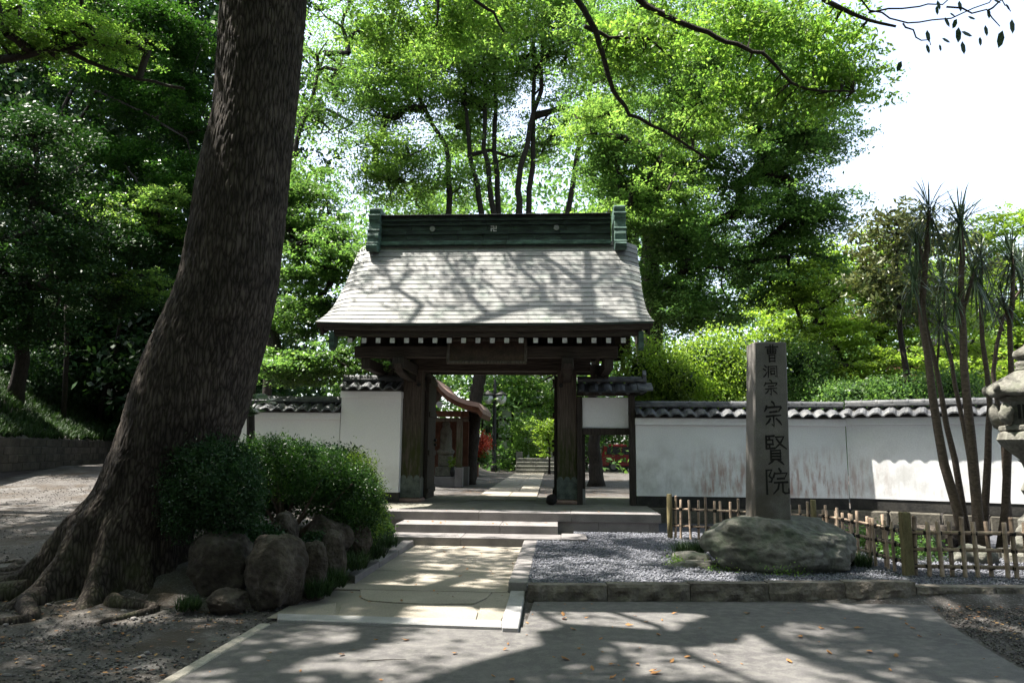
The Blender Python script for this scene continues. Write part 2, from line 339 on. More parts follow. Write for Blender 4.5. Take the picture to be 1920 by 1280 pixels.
def tree(label, base, crowns, r0, leafm, per=130, size=.07, spread=.55, flat=.4, seed=1, trunks=None, name='tree', bark='bark2', group=None, cat='tree', up=.55, wob=.12, hole=.25, shell=.4, hs=.35, sub=6, asp=.5):
    """crowns: list of (centre, radii, clumps)"""
    base = Vector(base); t = thing(name, label, cat, base, group)
    cs = [ell_centers(c, r, n, seed * 7 + i, hole, hs, shell) for i, (c, r, n) in enumerate(crowns)]
    if trunks is None: trunks = [[base, base.lerp(Vector(crowns[0][0]), .35) + Vector((.15, 0, .2)), base.lerp(Vector(crowns[0][0]), .7), Vector(crowns[0][0])]]
    allc = np.concatenate(cs)
    own = np.array([min(range(len(trunks)), key=lambda k: (Vector(c) - Vector(trunks[k][-1])).length) for c in allc])
    same_base = all((Vector(tr[0]) - Vector(trunks[0][0])).length < .8 for tr in trunks)
    for k, tr in enumerate(trunks):
        cc = allc[own == k]
        fine = []
        tr = [Vector(p) for p in tr]
        for i in range(len(tr) - 1):
            for q in range(4): fine.append(tr[i].lerp(tr[i + 1], q / 4) + (Vector((random.uniform(-1, 1), random.uniform(-1, 1), 0)) * r0 * .25 if (i or q) else Vector()))
        fine.append(tr[-1])
        rr = (r0 if len(trunks) == 1 else r0 * .75) * (1 if k == 0 or same_base else .45)
        if len(cc) == 0: continue
        pts, par, rad, nb = grow(fine, cc, rr, seed + k, wob)
        H = fine[-1].z - fine[0].z + .01
        tr_r = [max(.03, rr * (1 - .75 * i / (len(fine) - 1))) * (1.3 if i == 0 and k == 0 else 1) for i, p in enumerate(fine)]
        MB().tube(fine, tr_r, 10).build('trunk', bark, t, smooth=True)
        me = limbs_mesh('branches', pts, par, rad, nb, bark); o = link('branches', me, t, (0, 0, 0))
    P = spray(allc, per, spread, flat, sub)
    me = leaf_mesh('crown', P, leafm, size, up, asp); link('crown', me, t, (0, 0, 0))
    return t
def foliage(name, label, cat, blobs, n, m, size, parent=None, up=.35, asp=.5, group=None, kind=None, fuzz=.06, pw=.25, tufts=0, tr=.07):
    """dense shrub surface: leaves in the outer shell of ellipsoids, facing outwards"""
    Ps = []; Ns = []; tot = sum(b[1][0] * b[1][2] for b in blobs)
    for c, r in blobs:
        k = int(n * r[0] * r[2] / tot); c = np.array(c); r = np.array(r)
        d = rng.normal(size=(k, 3)); d /= np.linalg.norm(d, axis=1)[:, None]
        if tufts:
            td = rng.normal(size=(tufts, 3)); td /= np.linalg.norm(td, axis=1)[:, None]; td *= (1 + rng.uniform(-.06, .1, (tufts, 1)))
            idx = rng.integers(0, tufts, k); off = rng.normal(size=(k, 3)) * tr / r.mean(); d = td[idx] + off
            rad = rng.uniform(.9, 1.05, (k, 1))
        else: rad = rng.uniform(0, 1, (k, 1)) ** pw
        p = c + d * r * rad + rng.normal(size=(k, 3)) * fuzz
        Ps.append(p); dn = d / r; Ns.append(dn / np.linalg.norm(dn, axis=1)[:, None])
    P = np.concatenate(Ps); N = np.concatenate(Ns); me = leaf_mesh(name, P, m, size, up, asp, N=N)
    if parent: return link(name, me, parent, (0, 0, 0))
    o = link(name, me); return tag(o, label, cat, group, kind)
def blades(base_pts, m, n_each, length, width, lean=.5, name='grass', droop=.4):
    B = np.repeat(np.array(base_pts), n_each, axis=0); k = len(B)
    ang = rng.uniform(0, 2 * PI, k); le = rng.uniform(.1, 1, k) * lean
    d = np.stack([np.cos(ang) * le, np.sin(ang) * le, np.ones(k)], 1); d /= np.linalg.norm(d, axis=1)[:, None]
    L = (length * rng.uniform(.6, 1.1, k))[:, None]; s = np.stack([-np.sin(ang), np.cos(ang), np.zeros(k)], 1) * width / 2
    mid = B + d * L * .55; tip = B + d * L * (1 - .1 * droop) + np.stack([np.cos(ang) * le, np.sin(ang) * le, -np.ones(k) * le], 1) * L * droop * .5
    V = np.stack([B - s, B + s, mid + s * .8, mid - s * .8, tip + s * .15, tip - s * .15], 1).reshape(-1, 3)
    i = np.arange(k)[:, None] * 6
    return npmesh(name, V, np.concatenate([i + np.array([[0, 1, 2, 3]]), i + np.array([[3, 2, 4, 5]])]), m)
def rock_mesh(name, c, r, m, seed, sub=4, amp=.22, flat_top=0, rotz=0, facets=9, fh=(.68, .92)):
    bm = bmesh.new(); bmesh.ops.create_icosphere(bm, subdivisions=sub, radius=1); rs = random.Random(seed)
    pl = []
    for i in range(facets):
        d = Vector((rs.gauss(0, 1), rs.gauss(0, 1), rs.gauss(0, .8))).normalized(); pl.append((d, rs.uniform(*fh)))
    if flat_top: pl.append((Vector((rs.uniform(-.06, .06), rs.uniform(-.1, 0), 1)).normalized(), flat_top))
    off = Vector((seed * 5.3, seed * 2.1, seed)); ca, sa = math.cos(rotz), math.sin(rotz)
    for v in bm.verts:
        p = v.co.copy()
        for d, h in pl:
            k = p.dot(d)
            if k > h: p -= d * (k - h) * .88
        q = v.co + off
        p *= 1 + amp * .6 * noise.noise(q * 1.3) + amp * .35 * noise.noise(q * 3.1) + amp * .16 * noise.noise(q * 8) + amp * .08 * noise.noise(q * 18)
        x, y, z = p.x * r[0], p.y * r[1], p.z * r[2]
        v.co = (x * ca - y * sa, x * sa + y * ca, z)
    me = bpy.data.meshes.new(name); bm.to_mesh(me); bm.free(); me.materials.append(MT[m]); me.shade_smooth()
    return me
def sm(a, b, x): t = max(0, min(1, (x - a) / (b - a))); return t * t * (3 - 2 * t)
# ================================================================== GROUND
def xw(y): return -12.3 - .28 * (y - 13) - .004 * (y - 13) ** 2 * 0
def gz(x, y):
    a = 1 - sm(-5.6, -3.3, x)
    left = min(1.05, .07 * max(0, y - 6.5))
    inner = .46 * (sm(14.4, 14.9, y) if x < 1.7 else sm(16.15, 16.4, y))
    if x > -.3 and 8.7 < y < 16.2: inner = max(inner, .1)
    return a * left + (1 - a) * inner
def axis(lo, hi, flo, fhi, st, big):
    out = list(np.arange(flo, fhi + .001, st)); v = flo; k = st
    while v > lo: k *= big; v -= k; out.insert(0, v)
    v = fhi; k = st
    while v < hi: k *= big; v += k; out.append(v)
    return out
xs = axis(-200, 200, -18, 12, .25, 1.5); ys = axis(-60, 300, -2, 34, .25, 1.5)
mb = MB(); nx = len(xs)
for y in ys:
    for x in xs:
        z = gz(x, y)
        if -18 < x < 12 and 2 < y < 30: z += .02 * noise.noise(Vector((x * .8, y * .8, 0))) if (x < -2.8 or y > 17 or x > 4) else -.01
        mb.v.append((x, y, z))
for j in range(len(ys) - 1):
    for i in range(nx - 1): mb.f.append((j * nx + i, j * nx + i + 1, (j + 1) * nx + i + 1, (j + 1) * nx + i))
me = mb.mesh('ground', 'dirt', smooth=True); tag(link('ground', me), kind='structure')
def sheet(name, m, pts, z, kind='structure', parent=None):
    k = len(pts); cx = sum(p[0] for p in pts) / k; cy = sum(p[1] for p in pts) / k
    o = MB().add([(p[0], p[1], z) for p in pts], [tuple(range(k))]).build(name, m, parent)
    if kind: tag(o, kind=kind)
    return o
def px(*a, z=0): return [tuple(G(x, y, z))[:2] for x, y in a]
road = sheet('road', 'road', [(-2.62, -30), (3.2, -30)] + px((1920, 1259), (1839, 1211), (1786, 1177), (1735, 1133), (1720, 1127)) + [(2.6, 8.6), (-.25, 8.3), (-.3, 7.1), (-2.62, 7.2)], .012)
def quadbox(name, m, parent, pts, z0, z1, bevel=.008, jit=0):
    n = len(pts); vs = [(p[0], p[1], z0) for p in pts] + [(p[0] + random.uniform(-jit, jit), p[1] + random.uniform(-jit, jit), z1) for p in pts]
    return MB().add(vs, [tuple(range(n))[::-1], tuple(range(n, 2 * n))] + [(i, (i + 1) % n, n + (i + 1) % n, n + i) for i in range(n)]).build(name, m, parent, bevel=bevel)
edge = bpy.data.objects.new('road_edging', None); COL.objects.link(edge); tag(edge, kind='structure')
y = -1.0
while y < 7.0:
    quadbox('edging_block', 'concrete', edge, [(-2.72, y), (-2.62, y), (-2.62, y + .99), (-2.72, y + .99)], -.05, .022); y += 1.0
# ---- stone path from the road to the steps
path = bpy.data.objects.new('stone_path', None); COL.objects.link(path); tag(path, kind='structure')
sheet('mortar_bed', 'slab', [(-2.75, 7.22), (-.35, 7.2), (-.35, 12.66), (-2.6, 12.66)], .016, None, path)
def slab(pts, z=.034, m='slab', nm='paving_slab'): return quadbox(nm, m, path, pts, .0, z, .004)
def xl(y): return -2.60 + .05 * (y - 8.6) / 4.3 * 3.2 if y > 8.6 else -2.6
yy = [8.66, 10.0, 11.35, 12.64]
for i in range(3):
    a, b = yy[i] + .006, yy[i + 1] - .006
    slab([(xl(a), a), (-.56, a), (-.56, b), (xl(b), b)], .036 + .001 * i)
slab(px((675, 1100), (690, 1096), (900, 1097), (922, 1108), (915, 1118), (890, 1130), (800, 1131), (740, 1128), (690, 1124), (676, 1118), z=.03), .03)
slab(px((640, 1133), (660, 1127), (750, 1131), (885, 1134), (896, 1146), (892, 1161), (760, 1159), (632, 1154), z=.03), .03)
slab(px((925, 1108), (960, 1103), (946, 1150), (938, 1163), (901, 1162), (899, 1134), z=.03), .028)
slab([tuple(q) for q in px((560, 1140), (630, 1128), (628, 1152), (545, 1151), z=.03)], .027)
quadbox('front_edge_stone', 'granite_white', path, px((520, 1163), (520, 1152), (940, 1165), (941, 1177), z=.03)[0:4], -.02, .045)
quadbox('edge_stone', 'granite_white', path, px((941, 1176), (941, 1163), (959, 1101), (986, 1101), (972, 1177), z=.05), -.02, .055)
# raised kerb stones on both sides of the path
quadbox('kerb_stone', 'granite', path, [(-.55, 8.66), (-.33, 8.66), (-.33, 10.8), (-.55, 10.8)], 0, .15, .01)
quadbox('kerb_stone', 'granite', path, [(-.55, 10.81), (-.33, 10.81), (-.33, 12.62), (-.55, 12.62)], 0, .15, .01)
a = [tuple(G(653, 1078, .1))[:2], tuple(G(666, 1083, .1))[:2], (-2.38, 12.62), (-2.56, 12.62)]
mA = lambda p, q, t: (p[0] + (q[0] - p[0]) * t, p[1] + (q[1] - p[1]) * t)
for t0, t1 in ((0, .33), (.335, .67), (.675, 1)):
    quadbox('kerb_stone', 'granite', path, [mA(a[0], a[3], t0), mA(a[1], a[2], t0), mA(a[1], a[2], t1), mA(a[0], a[3], t1)], 0, .12, .01)
# ---- steps and platform of the gate
plat = bpy.data.objects.new('stone_platform', None); COL.objects.link(plat); tag(plat, kind='structure')
xA, xB, xC = G(1100, 1006, .18).x, G(1046, 984, .32).x, G(1238, 963, .48).x
for x0, x1 in ((-3.6, -1.6), (-1.597, G(1052, 1006, .18).x)): box('step_block', 'granite', plat, x0, x1, 12.65, 13.3, 0, .175, .007)
box('step_block', 'granite', plat, G(1052, 1006, .18).x + .003, xA, 12.64, 13.45, 0, .18, .007)
for x0, x1 in ((-2.84, -1.0), (-.997, xB)): box('step_block', 'granite', plat, x0, x1, 13.30, 14.1, .176, .32, .007)
for x0, x1 in ((-5.6, -3.3), (-3.297, -1.45), (-1.447, .25), (.253, xC)): box('edge_slab', 'granite', plat, x0, x1, 14.06, 14.62, .321, .48, .008)
for x0, x1 in ((-5.6, -3.4), (-3.397, -2.1), (-2.097, -.6), (-.597, .75), (.753, xC - .2), (xC - .197, xC - .04)): box('riser_block', 'granite', plat, x0, x1, 14.1, 14.5, 0, .319, .004)
for x0, x1 in ((-5.6, -3.6), (-3.597, -2.0), (-1.997, -.5), (-.497, .9), (.903, xC)):
    for y0, y1 in ((14.623, 16.0), (16.003, 17.6), (17.603, 19.1)): box('floor_slab', 'platform', plat, x0, x1, y0, y1, .22, .478, .003)
box('riser_block', 'granite', plat, xC - .25, xC - .04, 14.503, 19.1, 0, .217, .004)
# ---- kerb of the gravel garden: long blocks with rough faces
kerb = bpy.data.objects.new('garden_kerb', None); COL.objects.link(kerb); tag(kerb, kind='structure')
def rough_block(x0, x1, y0, y1, z0, z1, p0, p1, seed, nm='kerb_stone', m='kerb', parent=None, amp=.035):
    """block along the line p0-p1 (x in metres along it) with a split-stone front"""
    d = Vector((p1[0] - p0[0], p1[1] - p0[1], 0)).normalized(); nrm = Vector((-d.y, d.x, 0)); mb = MB(); nx_, nz_ = 16, 6; vs = []
    def P(x, y, z): return Vector((p0[0], p0[1], 0)) + d * x + nrm * y + Vector((0, 0, z))
    for j in range(nz_ + 1):
        for i in range(nx_ + 1):
            x = x0 + (x1 - x0) * i / nx_; z = z0 + (z1 - z0) * j / nz_; e = min(i, nx_ - i, 2) / 2 * min(j + 1, nz_ - j, 2) / 2
            vs.append(P(x, y0 - amp * e * (.6 + 1.6 * noise.noise(Vector((x * 7 + seed * 9, z * 9, 0)))), z))
    fs = [(j * (nx_ + 1) + i, j * (nx_ + 1) + i + 1, (j + 1) * (nx_ + 1) + i + 1, (j + 1) * (nx_ + 1) + i) for j in range(nz_) for i in range(nx_)]
    mb.add(vs, fs); t = [P(x0, y0, z1), P(x1, y0, z1), P(x1, y1, z1), P(x0, y1, z1), P(x0, y1, z0), P(x1, y1, z0), P(x0, y0, z0), P(x1, y0, z0)]
    top = [(nz_) * (nx_ + 1) + i for i in range(nx_ + 1)]
    k = len(mb.v); mb.v += [tuple(v) for v in t]
    mb.f += [tuple(top) + (k + 2, k + 3), (k + 3, k + 2, k + 5, k + 4), (0, k + 0, k + 3, k + 4, k + 6), (k + 1, k + 2, k + 5, k + 7)]
    return mb.build(nm, m, parent)
k0 = tuple(G(990, 1127, 0))[:2]; k1 = (3.91, 8.71); KD = Vector((k1[0] - k0[0], k1[1] - k0[1])); KL = KD.length
xsj = [0, .86, 1.76, 2.62, 3.46, KL]
for i in range(5): rough_block(xsj[i] + .004, xsj[i + 1] - .004, 0, .16, -.02, .172 + .012 * i, k0, k1, i, parent=kerb)
rough_block(KL + .02, KL + .9, .02, .2, -.02, .165, k0, k1, 8, parent=kerb); rough_block(KL + .91, KL + 2.2, .02, .2, -.02, .165, k0, k1, 9, parent=kerb); rough_block(KL + 2.21, KL + 3.6, .02, .2, -.02, .165, k0, k1, 10, parent=kerb)
# ---- gravel garden
gb = [(-.33, 8.4), (3.9, 8.86), (8, 9.2), (12, 9.2), (12, 16.1), (xC, 16.1), (xC, 14.2), (.3, 14.1), (.3, 12.9), (-.33, 12.75)]
sheet('gravel_bed', 'gravelbase', gb, .135)
def pebbles(name, pts, size, m, n3=8):
    n = len(pts); O = np.array([[1, 0, 0], [-1, 0, 0], [0, 1, 0], [0, -1, 0], [0, 0, 1], [0, 0, -1]], float)
    T = np.array([[0, 2, 4], [2, 1, 4], [1, 3, 4], [3, 0, 4], [2, 0, 5], [1, 2, 5], [3, 1, 5], [0, 3, 5]])
    ang = rng.uniform(0, 2 * PI, n); c, s = np.cos(ang), np.sin(ang); sz = (size * rng.uniform(.6, 1.4, n))[:, None, None]
    V = O[None] * np.stack([rng.uniform(.8, 1.3, n), rng.uniform(.6, 1, n), rng.uniform(.4, .75, n)], 1)[:, None, :] * sz
    V = V + rng.normal(size=V.shape) * sz * .12
    X = V[..., 0] * c[:, None] - V[..., 1] * s[:, None]; Y = V[..., 0] * s[:, None] + V[..., 1] * c[:, None]
    V = np.stack([X, Y, V[..., 2]], 2) + pts[:, None, :]
    me = npmesh(name, V.reshape(-1, 3), (np.arange(n)[:, None, None] * 6 + T[None]).reshape(-1, 3), m)
    return tag(link(name, me), kind='stuff')
def inpoly(P, poly):
    x, y = P[:, 0], P[:, 1]; r = np.zeros(len(P), bool); j = len(poly) - 1
    for i in range(len(poly)):
        xi, yi = poly[i]; xj, yj = poly[j]; c = ((yi > y) != (yj > y)) & (x < (xj - xi) * (y - yi) / (yj - yi + 1e-9) + xi); r ^= c; j = i
    return r
P = np.stack([rng.uniform(-.33, 7, 52000), 8.4 + 5.9 * rng.uniform(0, 1, 52000) ** 1.25, np.full(52000, .14)], 1)
P = P[inpoly(P, [(p[0], p[1]) for p in gb])]; P = P[(P[:, 0] < 4.6) | (P[:, 1] < 11.5)]; P[:, 2] += rng.uniform(0, .014, len(P))
tag(pebbles('gravel', P, .0145, 'pebble'), 'blue grey gravel filling the garden beside the steps')
# loose stones on the left dirt and at the right roadside
Q = np.stack([rng.uniform(-6, -2.7, 9000), rng.uniform(4.2, 8, 9000)], 1); nn = np.array([noise.noise(Vector((a * 1.1, b * 1.1, 3))) for a, b in Q])
Q = Q[nn > rng.uniform(-.3, .4, len(Q)) - (Q[:, 0] < -3.6) * .12]
Q = np.column_stack([Q, [gz(a, b) + .004 for a, b in Q]])
Q2 = np.stack([rng.uniform(-13, -5, 6000), rng.uniform(9, 20, 6000)], 1); Q2 = np.column_stack([Q2, [gz(a, b) + .004 for a, b in Q2]])
Q3 = np.stack([rng.uniform(3.5, 6, 6000), rng.uniform(5.5, 8.7, 6000)], 1); rr = [tuple(p) for p in px((1920, 1250), (1840, 1205), (1790, 1172), (1745, 1135))] + [(4.6, 8.75), (6, 8.9), (6, 5.5)]
Q3 = Q3[inpoly(Q3, rr)]; Q3 = np.column_stack([Q3, np.full(len(Q3), .004)])
pebbles('loose_gravel', np.concatenate([Q, Q2, Q3]), .013, 'pebble_dirt')
# ---- inner yard: paved path beyond the gate
ip = bpy.data.objects.new('inner_path', None); COL.objects.link(ip); tag(ip, kind='structure')
pl = [tuple(G(x, y, .49))[:2] for x, y in ((883, 937), (1005, 937), (1022, 882), (972, 882))]
sp = lambda s, t: mA(mA(pl[0], pl[1], s), mA(pl[3], pl[2], s), t)
for i in range(7):
    t0, t1 = (i / 7) ** 1.0, ((i + 1) / 7)
    for s0, s1 in ((0, .52 + .1 * (i % 2)), (.52 + .1 * (i % 2), 1)):
        quadbox('paving_slab', 'slab', ip, [sp(s0 + .004, t0 + .002), sp(s1 - .004, t0 + .002), sp(s1 - .004, t1 - .002), sp(s0 + .004, t1 - .002)], .36, .492, .003)
# ---- hillside beyond the retaining wall on the left
mb = MB(); hx = 26; hy = 40
for j in range(hy + 1):
    y = 9 + 46 * j / hy
    for i in range(hx + 1):
        s = 26 * (i / hx) ** 1.3; x = xw(y) - .12 - s
        z = 1.82 + min(8.5, .62 * s) + .25 * noise.noise(Vector((x * .5, y * .5, 0))) * min(1, s)
        mb.v.append((x, y, z))
for j in range(hy):
    for i in range(hx): mb.f.append((j * (hx + 1) + i, (j + 1) * (hx + 1) + i, (j + 1) * (hx + 1) + i + 1, j * (hx + 1) + i + 1))
tag(link('hillside', mb.mesh('hillside', 'dirt', True)), kind='structure')
hv = []
for _ in range(9000):
    y = random.uniform(14, 34); s = 9 * random.random() ** 1.2; x = xw(y) - .15 - s
    hv.append((x, y, 1.8 + min(8.5, .62 * s) + .25 * noise.noise(Vector((x * .5, y * .5, 0))) * min(1, s)))
tag(link('ground_cover', blades(hv, 'grass_dark', 9, .32, .035, .9)), 'green ground cover on the slope above the dark retaining wall', kind='stuff')
rw = thing('retaining_wall', 'low dark block retaining wall below the grassy slope on the left', 'wall', (xw(18), 18, 1.0))
shared = MB().box(0, .56, -.1, .1, 0, .2).mesh('block', 'brick', bevel=.012)
dv = Vector((xw(30) - xw(10), 20, 0)).normalized(); an = math.atan2(dv.y, dv.x)
for r_ in range(4):
    for i in range(38):
        u = i * .575 - (.28 if r_ % 2 else 0); p = Vector((xw(11), 11, 0)) + dv * u; zb = .99 + .205 * r_
        o = link('block', shared, rw, (p.x + random.uniform(-.01, .01), p.y, zb), (0, 0, an))
o = MB().box(0, 22, -.09, .07, .0, .84).xf(Matrix.Translation((xw(11), 11, .98)) @ Matrix.Rotation(an, 4, 'Z')).build('mortar_core', 'footing', rw)

# ================================================================== PLASTER WALLS WITH TILES
def tile_mesh(wd=.26, dl=.30, drop=.15):
    nu = 8; vs = []; mb = MB()
    for (y, z) in ((.06, 0), (-dl * .5, -drop * .46), (-dl, -drop)):
        for th in (0, -.028):
            for i in range(nu + 1):
                u = i / nu; h = .036 * (math.cos(2 * PI * (u - .12 - .1 * math.sin(2 * PI * u))) ) + .012 * u
                vs.append((u * wd * 1.06, y, z + h + th))
    n = nu + 1; mb.v = vs
    for s in range(2):
        for i in range(nu):
            a = s * 2 * n + i; mb.f.append((a, a + 1, a + 2 * n + 1, a + 2 * n)); b = a + n; mb.f.append((b, b + 2 * n, b + 2 * n + 1, b + 1))
        for e in (0, nu): a = s * 2 * n + e; mb.f.append((a, a + n, a + 3 * n, a + 2 * n))
    for s in (0, 4 * n):
        for i in range(nu): mb.f.append((s + i, s + n + i, s + n + i + 1, s + i + 1))
    me = mb.mesh('roof_tile', 'tile')
    return me
TILE = tile_mesh(); TILE2 = tile_mesh(.26, .34, .2)
def cap_mesh(L=.29, r=.062):
    mb = MB(); n = 8
    for x, k in ((0, 1.14), (.035, 1.14), (.036, 1), (L, 1)):
        for i in range(n + 1): a = PI * i / n; mb.v.append((x, -math.cos(a) * r * k, math.sin(a) * r * k))
    for s in range(3):
        for i in range(n): a = s * (n + 1) + i; mb.f.append((a, a + 1, a + n + 2, a + n + 1))
    mb.f += [tuple(range(n + 1)), tuple(range(3 * (n + 1), 4 * (n + 1)))]
    return mb.mesh('ridge_tile', 'tile')
CAP = cap_mesh()
def wall(label, p0, p1, zf, zt, m='plaster', band=.14, tm=None, endcap=True, group=None, footbot=.0, cat='wall', rise=0):
    p0 = Vector((*p0, 0)); p1 = Vector((*p1, 0)); d = p1 - p0; L = d.length; an = math.atan2(d.y, d.x); MX = Matrix.Translation(p0) @ Matrix.Rotation(an, 4, 'Z')
    t = thing('plaster_wall', label, cat, p0 + Vector((0, 0, zf)), group)
    def lb(nm, m_, *a, bev=.005): return MB().box(*a).xf(MX).build(nm, m_, t, bevel=bev)
    lb('wall_body', m, 0, L, 0, .24, zf, zt); lb('footing', 'footing', 0.003, L - .003, .012, .228, zf - .21, zf - .002)
    lb('cornice', 'plaster', -.01, L + .01, -.06, .30, zt + .001, zt + band, bev=.01)
    if zf - .22 > footbot:
        x = 0
        while x < L - .05:
            w_ = min(random.uniform(.6, .95), L - x); lb('footing_stone', 'footstone', x + .006, x + w_ - .006, random.uniform(-.05, -.0), .25, footbot, zf - .214, bev=.03); x += w_
    zr = zt + band + .2
    lb('roof_core', 'footing', .02, L - .02, -.1, .34, zt + band + .001, zt + band + .04, bev=.003)
    MB().prism([(-.12, zt + band + .041), (.36, zt + band + .041), (.12, zr - .01)], 'x', .02, L - .02).xf(MX).build('roof_core', 'footing', t)
    n = max(1, int(round(L / .26))); pw = L / n
    for i in range(n):
        for s, q in ((0, 1), (1, 1)):
            loc = MX @ Vector((i * pw if s == 0 else (i + 1) * pw, .12, zr + random.uniform(-.003, .003)))
            o = link('roof_tile', TILE, t, loc, (random.uniform(-.02, .02), 0, an + (PI if s else 0))); o.scale = (pw / .26, 1, 1)
    lb('ridge_base', 'tile', 0, L, .03, .21, zr + .02, zr + .06); lb('ridge_base', 'tile', .01, L - .01, .05, .19, zr + .061, zr + .085)
    n = max(1, int(round(L / .27))); pw = L / n
    for i in range(n): link('ridge_tile', CAP, t, MX @ Vector((i * pw, .12, zr + .082)), (0, 0, an)).scale = (pw / .27, 1, 1)
    return t
wall('long white plaster wall with tiled coping and rust stains, between the side doorway and the bend', (1.545, 15.0), (5.6, 15.0), .75, 2.13, 'plasterR', footbot=.1)
wall('white plaster wall running from the bend to behind the stone lantern', (5.61, 15.0), (11.6, 12.0), .76, 2.15, 'plasterR', footbot=.1)
wall('tall narrow white plaster wall section against the left gate post', (-4.4, 15.02), (-3.17, 15.02), .76, 2.64, footbot=.3)
wall('lower white plaster wall with tiled coping behind the leaning trunk', (-7.5, 15.05), (-4.42, 15.05), .76, 2.2, footbot=.3)

# ================================================================== GATE
CX = -1.34
gate = thing('temple_gate', 'wooden temple gate with curved copper sheet roof and green ridge', 'gate', (CX, 15.3, .55))
def gb_(nm, m, *a, bev=.008, par=None): return box(nm, m, par or gate, *a, bevel=bev)
for sx, px0 in ((-1, -3.17), (1, 0.0)):
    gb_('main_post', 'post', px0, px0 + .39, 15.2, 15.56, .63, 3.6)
    gb_('post_base', 'rustwood', px0 - .05, px0 + .44, 15.14, 15.62, .551, .64, bev=.03)
    # copper sleeve with a petal edge
    a, b = px0 - .008, px0 + .398; y0 = 15.192; pts = [(a, .66), (b, .66), (b, 1.02)]
    k = 3
    for i in range(k):
        u1 = b - (b - a) * i / k; u0 = b - (b - a) * (i + 1) / k; um = (u0 + u1) / 2
        pts += [(u1 - .012, 1.05), (um + .04, 1.085), (um, 1.105), (um - .04, 1.085), (u0 + .012, 1.05), (u0, 1.02)]
    sl_ = MB().prism(pts[:-1] + [(a, 1.02)], 'y', y0 - .006, y0).build('post_sleeve', 'sleeve', gate)
    for z in (.72, .76, .96): MB().box(a, b, y0 - .014, y0 - .006, z, z + .014).build('moulding', 'sleeve', sl_)
    MB().prism([(15.19, .66), (15.57, .66), (15.57, 1.03), (15.38, 1.08), (15.19, 1.03)], 'x', b - .002 if sx < 0 else a - .004, b + .004 if sx < 0 else a + .002).build('post_sleeve', 'sleeve', gate)
    gb_('rear_post', 'wood', px0 + .06, px0 + .32, 17.1, 17.36, .55, 3.3)
    gb_('tie_beam', 'wood', px0 + .12, px0 + .26, 15.57, 17.09, 2.95, 3.2)
    MB().tube([(px0 + (.32 if sx < 0 else .07), 15.15, 2.93), (px0 + (.32 if sx < 0 else .07), 15.2, 2.93)], [.035, .045], 12).build('nail_cover', 'black', gate)
# lintel, brackets, purlins
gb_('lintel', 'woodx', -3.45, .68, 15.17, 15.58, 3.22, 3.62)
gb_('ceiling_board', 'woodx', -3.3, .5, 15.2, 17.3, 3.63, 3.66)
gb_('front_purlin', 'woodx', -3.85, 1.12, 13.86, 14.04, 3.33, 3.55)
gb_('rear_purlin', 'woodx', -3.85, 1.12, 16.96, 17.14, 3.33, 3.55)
for px0 in (-3.12, .05):
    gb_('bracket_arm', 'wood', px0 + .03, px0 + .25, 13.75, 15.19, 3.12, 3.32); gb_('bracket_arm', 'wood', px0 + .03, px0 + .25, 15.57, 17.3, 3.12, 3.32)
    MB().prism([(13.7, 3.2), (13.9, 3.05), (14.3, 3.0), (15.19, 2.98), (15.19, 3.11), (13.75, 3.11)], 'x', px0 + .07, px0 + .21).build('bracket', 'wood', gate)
for x in (-3.68, -3.42, .72, .98):   # hanging carved ends under the gables
    MB().prism([(x - .05, 3.32), (x + .05, 3.32), (x + .05, 3.08), (x, 2.98), (x - .05, 3.08)], 'y', 15.1, 15.22).build('pendant', 'wood', gate)
for s in (-1, 1):
    MB().prism([(13.9, 3.56), (17.1, 3.56), (16.6, 4.6), (15.5, 5.6), (14.4, 4.6)], 'x', CX + s * 2.35, CX + s * 2.42).build('gable_panel', 'wood', gate)
    gb_('side_beam', 'wood', CX + s * 2.3 - .08, CX + s * 2.3 + .08, 13.9, 17.1, 3.12, 3.32)
# name plaque under the eaves
pq = MB(); T = Matrix.Translation((CX + .03, 13.76, 3.43)) @ Matrix.Rotation(R(-12), 4, 'X')
plq = MB().box(-.70, .70, -.02, .02, -.2, .2).xf(T).build('name_plaque', 'plaque', gate, bevel=.004)
for a in ((-.74, .74, -.04, .0, -.25, -.2), (-.74, .74, -.04, .0, .2, .25), (-.75, -.70, -.045, .0, -.2, .2), (.70, .75, -.045, .0, -.2, .2)): MB().box(*a).xf(T).build('plaque_frame', 'post', plq, bevel=.005)
# door leaves folded inwards
for x0, x1 in ((-2.77, -2.70), (-.07, -.0)):
    dl = box('door_leaf', 'wood', gate, x0, x1, 15.6, 16.55, .6, 3.15, .01)
    for z in (.72, 1.5, 2.3, 3.0): box('door_rail', 'wood', dl, (x1 if x0 < -1 else x0 - .03), (x1 + .03 if x0 < -1 else x0), 15.62, 16.53, z, z + .1, .004)
    for z in (1.72, 1.82): MB().tube([((x1 if x0 < -1 else x0), 16.4, z), ((x1 + .05 if x0 < -1 else x0 - .05), 16.4, z)], .03, 10).build('door_stud', 'black', dl)
